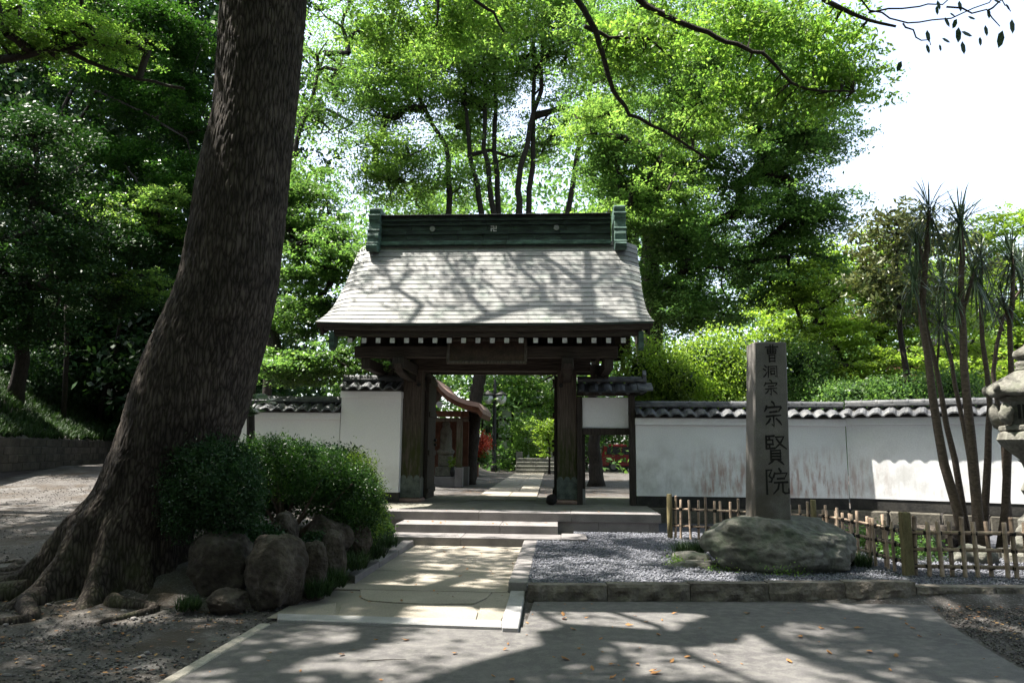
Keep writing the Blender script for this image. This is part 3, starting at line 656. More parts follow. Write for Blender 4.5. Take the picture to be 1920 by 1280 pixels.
# roof: profile y,z from eave to ridge, both sides
YR = 15.5; HX = 2.96
def prof(t): # t 0 at the eave, 1 at the ridge
    return (13.45 + 1.95 * t, 3.905 + 2.085 * (.70 * t + .30 * t ** 1.9))
def zdrop(x): u = max(0, (abs(x - CX) - 2.55) / .42); return -.10 * u * u
NR = 18
roof = thing('roof', None, None, (CX, YR, 3.9)); del_ = roof
roof.parent = gate; roof.location = Vector((CX, YR, 3.9)) - wloc(gate)
def roofpt(x, t, side, off=0):
    y, z = prof(t); y2, z2 = prof(min(1, t + .02)); y1, z1 = prof(max(0, t - .02)); n_ = Vector((0, -(z2 - z1), (y2 - y1))).normalized()
    flare = .0 + .03 * (1 - t) ** 3 + .05 * (1 - t)**6
    sx = 1 + .016 * (1 - t) + .04 * (1 - t) ** 5
    p = Vector((CX - .03 + .08 * t + (x - CX) * sx, y, z + zdrop(x) * min(1, t * 3.5) + .03 * (1 - t) ** 2 * (abs(x - CX) / HX) ** 4)) + n_ * off
    if side: p.y = 2 * YR - p.y
    return p
# arc-length spacing so all courses look equally deep
ts = np.linspace(0, 1, 201); pp = np.array([prof(t) for t in ts]); cl = np.concatenate([[0], np.cumsum(np.hypot(*np.diff(pp, axis=0).T))]); tt = np.interp(np.linspace(0, cl[-1], NR + 1), cl, ts)
for side in (0, 1):
    rear = MB(); rsh = random.Random(3)
    for j in range(NR):
        t0, t1 = tt[j], tt[j + 1]; nS = 15; ofs = (0 if j % 2 else .5)
        xe = [CX - HX] + [CX - HX + 2 * HX * (i + ofs) / nS for i in range(0 if ofs else 1, nS)] + [CX + HX]
        for i in range(len(xe) - 1):
            a, b = xe[i] + .0015, xe[i + 1] - .0015; sub = [a, b] if abs((a + b) / 2 - CX) < 2.2 else [a, (a + b) / 2, b]
            mb = MB() if side == 0 else rear; th = .016; lift = rsh.uniform(-.0015, .0015)
            vs = []
            for x in sub: vs += [roofpt(x, t0, side, th + lift), roofpt(x, min(1, t1 + .004), side, .004), roofpt(x, t0, side, -.004), roofpt(x, min(1, t1 + .004), side, -.006)]
            fs = []
            for q in range(len(sub) - 1):
                k = 4 * q; fs += [(k, k + 4, k + 5, k + 1), (k, k + 2, k + 6, k + 4)]
            k = 4 * (len(sub) - 1); fs += [(0, 1, 3, 2), (k, k + 2, k + 3, k + 1)]
            mb.add(vs, fs)
            if side == 0: mb.build('copper_sheet', 'copper', roof)
    if side: tag(rear.build('rear_copper_sheets', 'copper', roof), kind='stuff')
    # roof body below the sheets, eave boards
    mb = MB(); NX = 24; 
    for lay, off in ((0, -.012), (1, -.11)):
        for j in range(13):
            for i in range(NX + 1): mb.v.append(tuple(roofpt(CX - HX + .02 + (2 * HX - .04) * i / NX, j / 12, side, off)))
    n1 = NX + 1; n2 = 13 * n1
    for j in range(12):
        for i in range(NX): a = j * n1 + i; mb.f += [(a, a + 1, a + n1 + 1, a + n1), (n2 + a, n2 + a + n1, n2 + a + n1 + 1, n2 + a + 1)]
    for i in range(NX): mb.f.append((i, n2 + i, n2 + i + 1, i + 1))
    for j in range(12):
        for e in (0, NX): a = j * n1 + e; mb.f.append((a, n2 + a, n2 + a + n1, a + n1))
    mb.build('roof_body', 'woodx', roof)
    f = lambda y: y if side == 0 else 2 * YR - y
    for nm, m_, y0, y1, z0, z1, hx in (('eave_trim', 'ridgecopper', 13.44, 13.48, 3.875, 3.903, 3.07), ('eave_board', 'woodx', 13.48, 13.6, 3.775, 3.87, 3.0), ('eave_beam', 'woodx', 13.53, 13.66, 3.675, 3.773, 2.83)):
        nS = 18; mb = MB()
        for i in range(nS + 1):
            x = CX - hx + 2 * hx * i / nS; dz = .03 * (abs(x - CX) / HX) ** 4
            for (y, z) in ((y0, z0), (y1, z0), (y1, z1), (y0, z1)): mb.v.append((x, f(y), z + dz))
        for i in range(nS):
            for q in range(4): mb.f.append((4 * i + q, 4 * i + (q + 1) % 4, 4 * i + 4 + (q + 1) % 4, 4 * i + 4 + q))
        mb.f += [(0, 1, 2, 3), (4 * nS, 4 * nS + 1, 4 * nS + 2, 4 * nS + 3)]; mb.build(nm, m_, roof)
    # rafters with white ends
    for i in range(20):
        x = -3.86 + i * (5.06 / 19); pts = [(f(13.57), 3.565), (f(13.57), 3.655), (f(15.4), 4.7), (f(15.4), 4.61)]
        rf = MB().prism(pts, 'x', x - .042, x + .042).build('rafter', 'wood', roof)
        if side == 0: MB().box(x - .043, x + .043, 13.558, 13.569, 3.563, 3.655).build('rafter_end', 'rafterend', roof)
    # verge boards with hanging copper tips
    for s in (-1, 1):
        mb = MB()
        for j in range(13):
            t = j / 12
            for off in (-.03, -.26):
                for dx in (0, .05): p = roofpt(CX + s * (HX - .06 - dx), t, side, off); mb.v.append(tuple(p))
        for j in range(12):
            k = 4 * j
            for a, b in ((0, 1), (1, 3), (3, 2), (2, 0)): mb.f.append((k + a, k + b, k + 4 + b, k + 4 + a))
        mb.f += [(0, 1, 3, 2), (48, 49, 51, 50)]; mb.build('verge_board', 'wood', roof)
        x = CX + s * 2.86
        MB().prism([(f(13.5), 3.76), (f(13.8), 3.82), (f(13.78), 3.54), (f(13.64), 3.43), (f(13.54), 3.47)], 'x', x - .045, x + .045).build('verge_tip', 'verdigris', roof)
# ridge: stacked mouldings with sheet joints
ridge = thing('ridge', None, None, (CX, YR, 6)); ridge.parent = gate; ridge.location = Vector((CX, YR, 6)) - wloc(gate)
RH = 2.46
for z0, z1, hw, m_ in ((5.90, 5.98, .30, 'verdigris'), (5.981, 6.05, .23, 'ridgecopper'), (6.051, 6.14, .2, 'ridgecopper'), (6.141, 6.155, .225, 'ridgecopper'), (6.156, 6.23, .195, 'ridgecopper'), (6.231, 6.34, .19, 'ridgecopper'), (6.341, 6.37, .24, 'ridgecopper'), (6.371, 6.43, .22, 'ridgecopper'), (6.431, 6.46, .27, 'ridgecopper'), (6.461, 6.53, .24, 'ridgecopper'), (6.531, 6.56, .30, 'black')):
    n = 9; o_ = random.random() * .3
    e = [CX - RH] + [CX - RH + 2 * RH * (i + o_) / n for i in range(1, n)] + [CX + RH]
    for i in range(len(e) - 1): MB().box(e[i] + .001, e[i + 1] - .001, YR - hw, YR + hw, z0, z1).build('ridge_sheet', m_, ridge, bevel=.006)
for x in (-2.66, -.02):
    MB().tube([(x, YR - .2, 6.265), (x, YR - .235, 6.265)], .058, 20).build('emblem_disc', 'fpost' if False else 'copper', ridge, bevel=.003)
# temple emblem: crossed bars with four left-turning hooks
ex, ez, b, Lb = -1.35, 6.265, .009, .062
mb = MB()
for a in ((-b, b, -Lb, Lb), (-Lb, Lb, -b, b), (-Lb, -b - .0005, Lb - 2 * b, Lb), (b + .0005, Lb, -Lb, -Lb + 2 * b), (-Lb, -Lb + 2 * b, -Lb, -b - .0005), (Lb - 2 * b, Lb, b + .0005, Lb)):
    mb.box(ex + a[0], ex + a[1], YR - .212, YR - .19, ez + a[2], ez + a[3])
mb.build('temple_emblem', 'rafterend', ridge)
def cap_profile():
    P_ = [(0, 5.82), (-.50, 5.70), (-.56, 5.76), (-.57, 5.83), (-.50, 5.87), (-.47, 5.93), (-.47, 6.06), (-.42, 6.19), (-.38, 6.22), (-.36, 6.36), (-.37, 6.40), (-.40, 6.43), (-.40, 6.50), (-.36, 6.54), (-.33, 6.55), (-.33, 6.60), (-.36, 6.62), (-.36, 6.68), (-.33, 6.71), (0, 6.72)]
    return [(YR + y, z) for y, z in P_] + [(YR - y, z) for y, z in P_[::-1][1:-1]]
for s in (-1, 1):
    c = MB().prism(cap_profile(), 'x', CX + .05 + s * (RH + .13) - .12, CX + .05 + s * (RH + .13) + .12).build('ridge_end', 'verdigris', ridge, bevel=.008)
    for z, y in ((6.18, -.45), (5.88, -.52), (6.52, -.42)):
        MB().tube([(CX + .05 + s * (RH + .13) - .13, YR + y + .03, z), (CX + .05 + s * (RH + .13) + .13, YR + y + .03, z)], .03, 10).build('scroll', 'verdigris', c)

# ================================================================== SIDE DOORWAY
sd = thing('side_doorway', 'small side doorway with white panel and tiled roof right of the main gate', 'doorway', (.95, 15.1, .55))
box('post', 'wood', sd, .392, .50, 15.12, 15.3, .55, 2.7); box('post', 'wood', sd, 1.43, 1.54, 15.0, 15.28, .56, 2.72)
box('plaster_panel', 'plaster', sd, .503, 1.427, 15.17, 15.24, 2.07, 2.68); box('crossbeam', 'wood', sd, .503, 1.427, 15.12, 15.29, 1.93, 2.066)
box('top_beam', 'wood', sd, .393, 1.56, 15.08, 15.32, 2.722, 2.76); box('door_jamb', 'wood', sd, .503, .56, 15.3, 15.4, .56, 1.93)
box('jamb_shoe', 'granite_white', sd, .50, .562, 15.29, 15.31, .56, .86)
zr = 2.98
MB().prism([(14.82, 2.762), (15.58, 2.762), (15.2, zr - .01)], 'x', .40, 1.76).build('roof_core', 'footing', sd)
for i in range(5):
    for s in (0, 1): link('roof_tile', TILE2, sd, (.42 + .27 * i if s == 0 else .42 + .27 * (i + 1), 15.2, zr), (random.uniform(-.02, .02), 0, PI if s else 0))
box('ridge_base', 'tile', sd, .41, 1.78, 15.09, 15.31, zr + .02, zr + .07); 
for i in range(5): link('ridge_tile', CAP, sd, (.41 + .268 * i, 15.2, zr + .07), (0, 0, 0))
MB().prism([(15.1, zr), (15.3, zr), (15.3, zr + .16), (15.2, zr + .26), (15.1, zr + .16)], 'x', 1.72, 1.79).build('ridge_end_tile', 'tile', sd)
for i in range(5): link('eave_tile', CAP, sd, (1.60, 14.92 + .06 * i, 2.80 + .03 * i))

# the gate front stands a little farther off than first measured: gate, doorway and walls take their true size there
def enlarge(o, s=1.08):
    o.location = Vector((o.location.x * s, o.location.y * s, EYE + (o.location.z - EYE) * s)); o.scale = (s, s, s)
for o in list(COL.objects):
    if o.parent is None and o.name.split('.')[0] in ('plaster_wall', 'temple_gate', 'side_doorway'): enlarge(o)
# ================================================================== STONE PILLAR AND BOULDER
YS = 10.0
st = thing('stone_pillar', 'tall grey stone pillar with carved characters standing on a boulder', 'stone pillar', tuple(AY(1444, 975, YS)))
pts = []
bl, br_, tl, tr = AY(1413, 985, YS), AY(1483, 985, YS), AY(1413, 640, YS), AY(1475, 640, YS)
zb, zt = bl.z - .1, (tl.z + tr.z) / 2
dx = .42
mb = MB(); 
vs = [(bl.x, YS, zb), (br_.x, YS, zb), (br_.x, YS + dx, zb), (bl.x - .0, YS + dx, zb), (tl.x + .005, YS + .02, zt), (tr.x, YS + .02, zt), (tr.x - .01, YS + dx - .02, zt), (tl.x + .01, YS + dx - .02, zt)]
RZ = R(2.2); pc = Vector(((bl.x + br_.x) / 2, YS + dx / 2, 0))
RM = Matrix.Translation(pc) @ Matrix.Rotation(RZ, 4, 'Z') @ Matrix.Translation(-pc)
mb.add(vs, [(3, 2, 1, 0), (4, 5, 6, 7), (0, 1, 5, 4), (1, 2, 6, 5), (2, 3, 7, 6), (3, 0, 4, 7)]).xf(RM).build('shaft', 'stele', st, bevel=.014)
CH = {
'zong': [[(46, 3), (54, 8), (57, 16)], [(22, 20), (19, 30), (13, 38)], [(22, 25), (50, 23), (84, 21), (86, 25), (76, 38)], [(36, 42), (66, 39)], [(20, 58), (50, 55), (82, 53)], [(51, 56), (52, 94), (45, 88)], [(36, 66), (28, 78), (18, 86)], [(64, 66), (76, 76), (84, 86)]],
'cao': [[(8, 16), (92, 13)], [(20, 27), (23, 52)], [(20, 27), (80, 25), (77, 50)], [(23, 38), (77, 37)], [(24, 50), (76, 49)], [(41, 4), (42, 49)], [(59, 3), (58, 49)], [(31, 60), (33, 97)], [(32, 61), (70, 59), (69, 97)], [(34, 77), (69, 76)], [(34, 93), (69, 92)]],
'dong': [[(14, 8), (24, 19)], [(6, 34), (18, 43)], [(6, 92), (15, 82), (27, 58)], [(36, 14), (37, 60), (34, 96)], [(36, 15), (88, 12), (88, 92), (78, 86)], [(48, 31), (76, 29)], [(50, 46), (52, 74)], [(50, 47), (75, 45), (72, 73)], [(52, 71), (72, 70)]],
'xian': [[(12, 6), (12, 48)], [(12, 7), (45, 5)], [(25, 7), (25, 18)], [(13, 19), (40, 18), (40, 33)], [(13, 33), (40, 33)], [(25, 33), (25, 46)], [(12, 48), (46, 46)], [(54, 9), (88, 7), (72, 30), (50, 46)], [(57, 16), (74, 34), (96, 47)], [(30, 54), (30, 86)], [(30, 55), (70, 53), (70, 86)], [(31, 64), (70, 63)], [(31, 73), (70, 73)], [(31, 83), (70, 83)], [(40, 86), (32, 92), (20, 99)], [(60, 86), (72, 92), (82, 99)]],
'yuan': [[(12, 9), (33, 7), (22, 30), (34, 40), (30, 52), (22, 52)], [(12, 9), (12, 97)], [(62, 2), (68, 12)], [(44, 19), (39, 34)], [(44, 21), (92, 18), (86, 31)], [(54, 40), (80, 38)], [(42, 55), (92, 52)], [(60, 56), (55, 78), (38, 95)], [(74, 54), (74, 88), (82, 94), (97, 92), (97, 78)]]}
def glyph(key, cx_, cz, wd, ht, y, wt):
    mb = MB()
    for st_ in CH[key]:
        P_ = [Vector((cx_ + (x / 100 - .5) * wd, 0, cz + (.5 - z / 100) * ht)) for x, z in st_]
        n = len(P_); L_ = []; R_ = []
        for i, p in enumerate(P_):
            if i == 0: d = P_[1] - p
            elif i == n - 1: d = p - P_[i - 1]
            else: d = (P_[i + 1] - p).normalized() + (p - P_[i - 1]).normalized()
            d.normalize(); nn_ = Vector((-d.z, 0, d.x)); e = d * wt * .35
            f_ = wt * (.42 if i == 0 else (.26 if i == n - 1 and n > 2 else .5))
            q = p - e if i == 0 else (p + e if i == n - 1 else p)
            L_.append(q + nn_ * f_); R_.append(q - nn_ * f_ * 1.1)
        # stroke ends get a pointed press like a brush
        out = L_ + [P_[-1] + (P_[-1] - P_[-2]).normalized() * wt * .55] + R_[::-1] + [P_[0] - (P_[1] - P_[0]).normalized() * wt * .45]
        m_ = len(out); k = len(mb.v)
        y_ = y - .0005 * (len(mb.f) % 7)
        mb.v += [(p.x, y_, p.z) for p in out]
        for i in range(n - 1): mb.f.append((k + i, k + i + 1, k + m_ - 3 - i, k + m_ - 2 - i))
        mb.f += [(k + n - 1, k + n, k + n + 1), (k + m_ - 1, k, k + m_ - 2)]
    return mb
for key, x, y0, y1, wd in (('cao', 1446, 645, 679, 27), ('dong', 1444, 683, 708, 30), ('zong', 1444, 711, 742, 32), ('zong', 1448, 751, 802, 41), ('xian', 1452, 814, 870, 42), ('yuan', 1454, 877, 927, 46)):
    a_, b_ = AY(x, y0, YS), AY(x, y1, YS); sc_ = .00715
    g = glyph(key, a_.x, (a_.z + b_.z) / 2, wd * sc_, (a_.z - b_.z), YS - .004, .027 if wd > 38 else .0185)
    g.v = [(vx, vy + .02 * (vz - zb) / (zt - zb), vz) for vx, vy, vz in g.v]
    g.xf(RM).build('carved_character', 'ink', st)
bc = (2.83, 10.15)
me = rock_mesh('boulder', (0, 0, 0), (.98, .62, .5), 'rock', 40, 6, .24, flat_top=.8, facets=9, fh=(.78, .95))
o = link('boulder', me); o.location = (bc[0], bc[1], .36); tag(o, 'large rounded greenish boulder carrying the stone pillar', 'boulder')
for c, r, s, lab in (((1.82, 10.55, .15), (.32, .22, .16), 5, 'small smooth stone leaning on the left end of the large boulder'), ((1.8, 10.15, .14), (.42, .2, .09), 9, 'flat dark slab of stone lying in front of the small smooth stone')):
    o = link('rock', rock_mesh('rock', None, r, 'rock', s, 4, .2, .7)); o.location = c; tag(o, lab, 'rock', 'small rocks beside the pillar boulder')
def tuft(name, label, cat, c, r, n, m, length, width, lean=.8, group=None, each=12):
    p = []
    for _ in range(n):
        a = random.uniform(0, 2 * PI); q = math.sqrt(random.random()); x, y = c[0] + r * q * math.cos(a), c[1] + r * q * math.sin(a); p.append((x, y, c[2]))
    return tag(link(name, blades(p, m, each, length, width, lean)), label, cat, group)
tuft('grass_tuft', 'rounded dark green grass clump left of the large boulder', 'grass clump', (1.88, 11.2, .13), .22, 60, 'grass_dark', .28, .007, 1.0, each=14)
tuft('grass_tuft', 'grass clump at the foot of the bamboo fence right of the boulder', 'grass clump', (3.95, 10.35, .13), .14, 30, 'grass_dark', .26, .007, 1.0, each=14)
for c, r, lab in (((2.15, 9.78, .14), .3, 'low bright green moss plants under the left front of the boulder'), ((2.75, 9.55, .14), .3, 'low bright green moss plants under the middle front of the boulder'), ((1.55, 10.25, .14), .1, 'tiny green plant beside the flat slab')):
    foliage('ground_plant', lab, 'plant', [((c[0], c[1], c[2]), (r, .1, .05))], 500, 'leaf_spring', .016)

# ================================================================== BAMBOO FENCES
POLE = {}; PR = .022
def pole_mesh(h, r=.021, m='bamboo'):
    key = (round(h, 2), m, r)
    if key not in POLE:
        pr = []; z = 0
        while z < h - .03:
            pr += [(r, z), (r, z + .012), (r * 1.12, z + .018), (r, z + .024)]; z += .17
        pr += [(r, h - .004), (r * .8, h)]
        POLE[key] = MB().lathe(pr, n=7).mesh('bamboo_pole', m, True)
    return POLE[key]
def fence(label, p0, p1, z0, h, n, rails, post0=True, post1=True, off=(.0, .0), m='bamboo', pr=.021):
    p0 = Vector((*p0, z0)); p1 = Vector((*p1, z0)); d = (p1 - p0); L = d.length; u = d.normalized(); nr = Vector((-u.y, u.x, 0))
    t = thing('bamboo_fence', label, 'fence', p0, 'bamboo fences round the gravel garden')
    for i, f in enumerate((post0, post1)):
        if f: 
            q = p0 if i == 0 else p1; MB().lathe([(.045, -.05), (.047, .3), (.045, f), (.04, f + .008)], (q.x, q.y, z0), 10).build('post', 'fpost', t, smooth=True)
    for z in rails:
        MB().tube([p0 + Vector((0, 0, z)) + nr * .028, p0.lerp(p1, .5) + Vector((0, 0, z + .008)) + nr * .028, p1 + Vector((0, 0, z)) + nr * .034], pr * .9, 7).build('rail', m, t, smooth=True)
    for i in range(n):
        s = (i + .5 + random.uniform(-.22, .22)) / n; front = 1 if i % 3 else -1
        q = p0 + u * L * s - nr * (.006 if front > 0 else -.062)
        hh = h + (.0 if i % 4 else .06)
        o = link('bamboo_pole', pole_mesh(hh, pr, m), t, q, (random.uniform(-.03, .03), random.uniform(-.03, .03), 0))
        for z in rails:
            c = q + Vector((0, 0, z)) + nr * (.017 if front > 0 else -.017)
            if random.random() < .85: MB().lathe([(.014, -.03), (pr + .013, -.018), (pr + .013, .018), (.014, .03)], c, 6).build('knot', 'cord', t)
    return t
fp = AY(1533, 940, 12.0)
fence('bamboo fence run behind the stone pillar from the platform to the short post', (1.93, 13.3), (3.98, 12.15), .14, .66, 17, (.22, .5), .74, .74)
fence('bamboo fence run coming forward from the short post to the thick front post', (4.02, 12.1), (4.25, 9.75), .14, .62, 16, (.15, .34, .52), False, False)
f3 = fence('bamboo fence run along the kerb in front of the stone lantern', (4.27, 9.62), (7.0, 9.5), .14, .66, 19, (.12, .32, .52), False, .7, pr=.027)
MB().box(4.2, 4.31, 9.6, 9.71, .1, .9).build('post', 'fpost', f3, bevel=.01)
# rocks behind the fence
for x, y, z, r, s, lab in ((5.2, 11.9, .2, (.55, .35, .4), 31, 'brown boulder behind the bamboo fence left of the leaning stems'), (4.6, 12.9, .2, (.8, .3, .28), 32, 'long low boulder in the shade at the foot of the wall bend'), (6.0, 12.9, .2, (.9, .35, .3), 33, 'long flat rock behind the leaning stems'), (5.75, 11.0, .2, (.3, .25, .2), 34, 'small pale stone in front of the stone lantern')):
    o = link('rock', rock_mesh('rock', None, r, 'rockb' if s != 34 else 'rock', s, 4, .25, .8)); o.location = (x, y, z); tag(o, lab, 'rock', 'rocks behind the bamboo fence')
foliage('low_shrub', 'low green plants between rocks behind the bamboo fence', 'plant', [((5.0, 11.2, .25), (.45, .3, .2)), ((4.9, 12.2, .3), (.4, .3, .2))], 2500, 'leaf_mid', .025)

# ================================================================== STONE LANTERN
lc = AY(1948, 900, 11.2); LX, LY = lc.x, 11.2; s1 = LY / 1400
lt = thing('stone_lantern', 'grey stone lantern with upturned roof at the right edge', 'stone lantern', (LX, LY, .14))
zz = lambda y: AY(1900, y, LY).z
hexr = lambda amp: (lambda r, z, k, n: (r * (1 + amp * (1 if k % 4 == 0 else (.35 if k % 4 in (1, 3) else 0) - 0)), z))
MB().lathe([(.62, .0), (.62, .12), (.58, .14)], (LX, LY, .13), 6, .3).build('base_slab', 'stone', lt, bevel=.015)
rb = rock_mesh('rock_base', None, (.5, .45, .28), 'stone', 44, 4, .28, .9); link('rock_base', rb, lt, (LX, LY, .42))
z0 = zz(975)
MB().lathe([(.3, z0 - .2), (.3, z0), (.24, z0 + .05), (.19, z0 + .12), (.17, z0 + .3), (.2, z0 + .36), (.23, z0 + .42), (.2, z0 + .48), (.17, z0 + .55), (.16, zz(880)), (.19, zz(868)), (.24, zz(862))], (LX, LY, 0), 18).build('shaft', 'stone', lt, smooth=False)
MB().lathe([(.2, zz(862)), (.3, zz(850)), (.42, zz(835)), (.47, zz(824)), (.44, zz(812)), (.38, zz(808))], (LX, LY, 0), 24, 0, lambda r, z, k, n: (r * (1 + .05 * math.cos(6 * 2 * PI * k / n) + (.03 if k % 2 else 0)), z)).build('lotus_platform', 'stone', lt)
fb = MB().lathe([(.46, zz(807)), (.46, zz(798)), (.36, zz(796)), (.35, zz(752)), (.40, zz(750)), (.42, zz(744))], (LX, LY, 0), 6, .26).build('fire_box', 'stone', lt, bevel=.01)
for k in range(6):
    a = .26 + PI / 6 + k * PI / 3; rr_ = .312; c = Vector((LX + rr_ * math.cos(a), LY + rr_ * math.sin(a), zz(772)))
    MX = Matrix.Translation(c) @ Matrix.Rotation(a - PI / 2, 4, 'Z')
    MB().box(-.1, .1, -.012, .004, -.1, .1).xf(MX).build('window', 'cord', fb)
    for q in (-.05, 0, .05): MB().box(q - .008, q + .008, .005, .012, -.1, .1).xf(MX).build('lattice_bar', 'stone', fb)
    for j in range(7): MB().box(-.12 + j * .034, -.1 + j * .034, .006, .016, -.17, -.12).xf(MX).build('relief', 'stone', fb)
def roofn(r, z, k, n):
    t = (k % 4) / 4.0; c = abs(t - .5) * 2; up = c ** 3
    return (r * (1 + (.2 * up if r > .3 else .05 * up)), z + (.11 * up * (r / .6) ** 3))
MB().lathe([(.36, zz(743)), (.46, zz(745)), (.5, zz(738)), (.48, zz(729)), (.42, zz(722)), (.34, zz(712)), (.26, zz(702)), (.2, zz(697)), (.17, zz(695))], (LX, LY, 0), 24, .26, roofn).build('roof', 'stone', lt, smooth=True)
for k in range(6):
    a = .26 + k * PI / 3; c = Vector((LX + .57 * math.cos(a), LY + .57 * math.sin(a), zz(738) + .07))
    link('roof_scroll', rock_mesh('roof_scroll', None, (.055, .055, .075), 'stone', 50 + k, 2, .15), lt, c)
    link('carved_corner', rock_mesh('carved_corner', None, (.1, .1, .17), 'stone', 60 + k, 3, .5), lt, (LX + .46 * math.cos(a), LY + .46 * math.sin(a), zz(778)))
MB().lathe([(.17, zz(695)), (.17, zz(690)), (.15, zz(688)), (.17, zz(685)), (.17, zz(680)), (.14, zz(677)), (.12, zz(675)), (.17, zz(671)), (.19, zz(665)), (.17, zz(658)), (.1, zz(653)), (.04, zz(648)), (.02, zz(643)), (.005, zz(637))], (LX, LY, 0), 16).build('finial', 'stone', lt, smooth=True)

# ================================================================== CABBAGE TREES
def leafhead(c, n, L, wd, up=.35, seed=0):
    rs = random.Random(seed); V = []; Fs = []
    for i in range(n):
        a = rs.uniform(0, 2 * PI); el = rs.uniform(-1.15, 1.45); d = Vector((math.cos(a) * math.cos(el), math.sin(a) * math.cos(el), math.sin(el))); s = d.cross(Vector((0, 0, 1))).normalized(); l = L * rs.uniform(.7, 1.1); w_ = wd * rs.uniform(.7, 1.1)
        base = Vector(c) + Vector((0, 0, rs.uniform(-.22, .1)))
        P_ = [base + d * l * t - Vector((0, 0, .32 * l * t * t * t * (1.2 - el * .5))) for t in (0, .35, .7, 1)]
        k = len(V)
        for p, q in zip(P_, (.5, 1, .8, .06)): V += [p - s * w_ * q / 2, p + s * w_ * q / 2]
        for t in range(3): Fs.append((k + 2 * t, k + 2 * t + 1, k + 2 * t + 3, k + 2 * t + 2))
    return V, Fs
def cabbage(label, pts, Y, r, heads, seed, L=.68):
    r *= .85; P_ = [AY(x, y, Y) for x, y in pts]; P_[0].z = .1
    if len(P_) > 3:
        mid = []
        for i in range(len(P_) - 1): mid += [P_[i], P_[i].lerp(P_[i + 1], .5) + Vector((random.uniform(-.02, .02), random.uniform(-.02, .02), 0))]
        P_ = mid + [P_[-1]]
    t = thing('cabbage_tree', label, 'tree', P_[0], 'slender cabbage trees by the lantern')
    n = len(P_); MB().tube(P_, [r * (1.35 - .8 * i / (n - 1)) if i else r * 1.6 for i in range(n)], 9).build('trunk', 'bark3', t, smooth=True)
    for i, (x, y, s) in enumerate(heads):
        c = AY(x, y, Y); j = min(range(n), key=lambda q: (P_[q] - c - Vector((0, 0, -.5))).length)
        if (P_[j] - c).length > .15: MB().tube([P_[j] - Vector((0, 0, .2)), P_[j].lerp(c, .5) + Vector((.02, 0, -.05)), c], [r * .5, r * .4, r * .35], 6).build('branch', 'bark3', t, smooth=True)
        V, Fs = leafhead(c, int(95 * s), L * s, .024, seed=seed * 10 + i); me = bpy.data.meshes.new('leaf_head'); me.from_pydata([tuple(v - P_[0]) for v in V], [], Fs); me.materials.append(MT['blade']); link('leaf_head', me, t, P_[0])
    return t
cabbage('left-hand leaning cabbage tree stem with its leaf head highest against the sky', [(1808, 985), (1770, 870), (1748, 740), (1728, 600), (1735, 500), (1742, 400)], 12.4, .07, [(1742, 395, 1.05), (1712, 520, .8), (1716, 440, .6)], 1)
cabbage('thin cabbage tree stem close behind the leftmost one', [(1812, 975), (1790, 860), (1765, 740), (1738, 620), (1722, 520)], 12.7, .05, [(1722, 470, .75), (1762, 600, .7)], 2)
cabbage('thick upright cabbage tree stem in the middle of the clump', [(1838, 985), (1826, 880), (1812, 740), (1806, 620), (1802, 520), (1800, 430)], 12.2, .072, [(1800, 415, 1.05), (1826, 510, .8), (1790, 560, .6)], 3)
cabbage('curved cabbage tree stem standing right of the thick one', [(1838, 980), (1852, 860), (1856, 760), (1842, 640), (1838, 520)], 12.5, .055, [(1838, 480, .8)], 4)
cabbage('thin cabbage tree stem bending in front of the wall beside the lantern', [(1828, 970), (1818, 860), (1790, 720), (1775, 640), (1768, 560)], 12.9, .042, [(1768, 520, .7)], 5)
cabbage('cabbage tree stem leaning right behind the lantern roof', [(1872, 985), (1888, 880), (1898, 760), (1893, 620), (1900, 500)], 12.3, .06, [(1898, 480, 1.0), (1880, 560, .7)], 6)
cabbage('rear cabbage tree with head half hidden near the right border', [(1890, 960), (1880, 800), (1862, 700), (1880, 600), (1915, 540)], 13.2, .045, [(1915, 500, .9), (1850, 560, .7)], 7)

# ================================================================== BIG LEANING TREE
big = thing('camphor_tree', 'huge leaning camphor tree with rough bark and spreading roots', 'tree', tuple(G(215, 1100, .05)))
YB = 8.35
prof_px = [(1165, 10, 420), (1130, 60, 380), (1080, 100, 352), (1037, 118, 348), (998, 128, 352), (958, 158, 366), (918, 184, 385), (859, 203, 415), (803, 223, 445), (736, 243, 465), (669, 269, 484), (615, 297, 500), (534, 331, 519), (400, 354, 532), (280, 372, 543), (200, 390, 549), (100, 398, 559), (0, 405, 570), (-200, 425, 580), (-500, 470, 600)]
cen = []; rad_ = []
for y, xl_, xr_ in prof_px:
    a, b = AY(xl_, y, YB), AY(xr_, y, YB); cen.append((a + b) / 2); rad_.append((b - a).length / 2)
lowz = [c.z for c in cen]; zs = np.array(lowz); cx_ = np.array([c.x for c in cen]); rr0 = np.array(rad_)
NZ, NA = 560, 300
zq = np.concatenate([np.linspace(-.12, 1.6, 190), np.linspace(1.6, zs.max() + .0, NZ - 190)[1:]]); NZ = len(zq)
order = np.argsort(zs); XC = np.interp(zq, zs[order], cx_[order]); RC = np.interp(zq, zs[order], rr0[order])
kern = np.hanning(31); kern /= kern.sum(); XC = np.convolve(np.pad(XC, 15, 'edge'), kern, 'valid'); RC = np.convolve(np.pad(RC, 15, 'edge'), kern, 'valid')
roots = [(PI * 1.03, 1.0, .2), (PI * 1.2, .95, .17), (PI * 1.38, .75, .16), (PI * 1.56, .55, .17), (PI * 1.75, .35, .16), (PI * .85, .5, .18), (PI * .5, .4, .2), (0.1, .25, .22), (PI * 1.88, .25, .15)]
V = np.zeros((NZ, NA, 3)); UV = np.zeros((NZ, NA + 1, 2))
base_z = 0.0
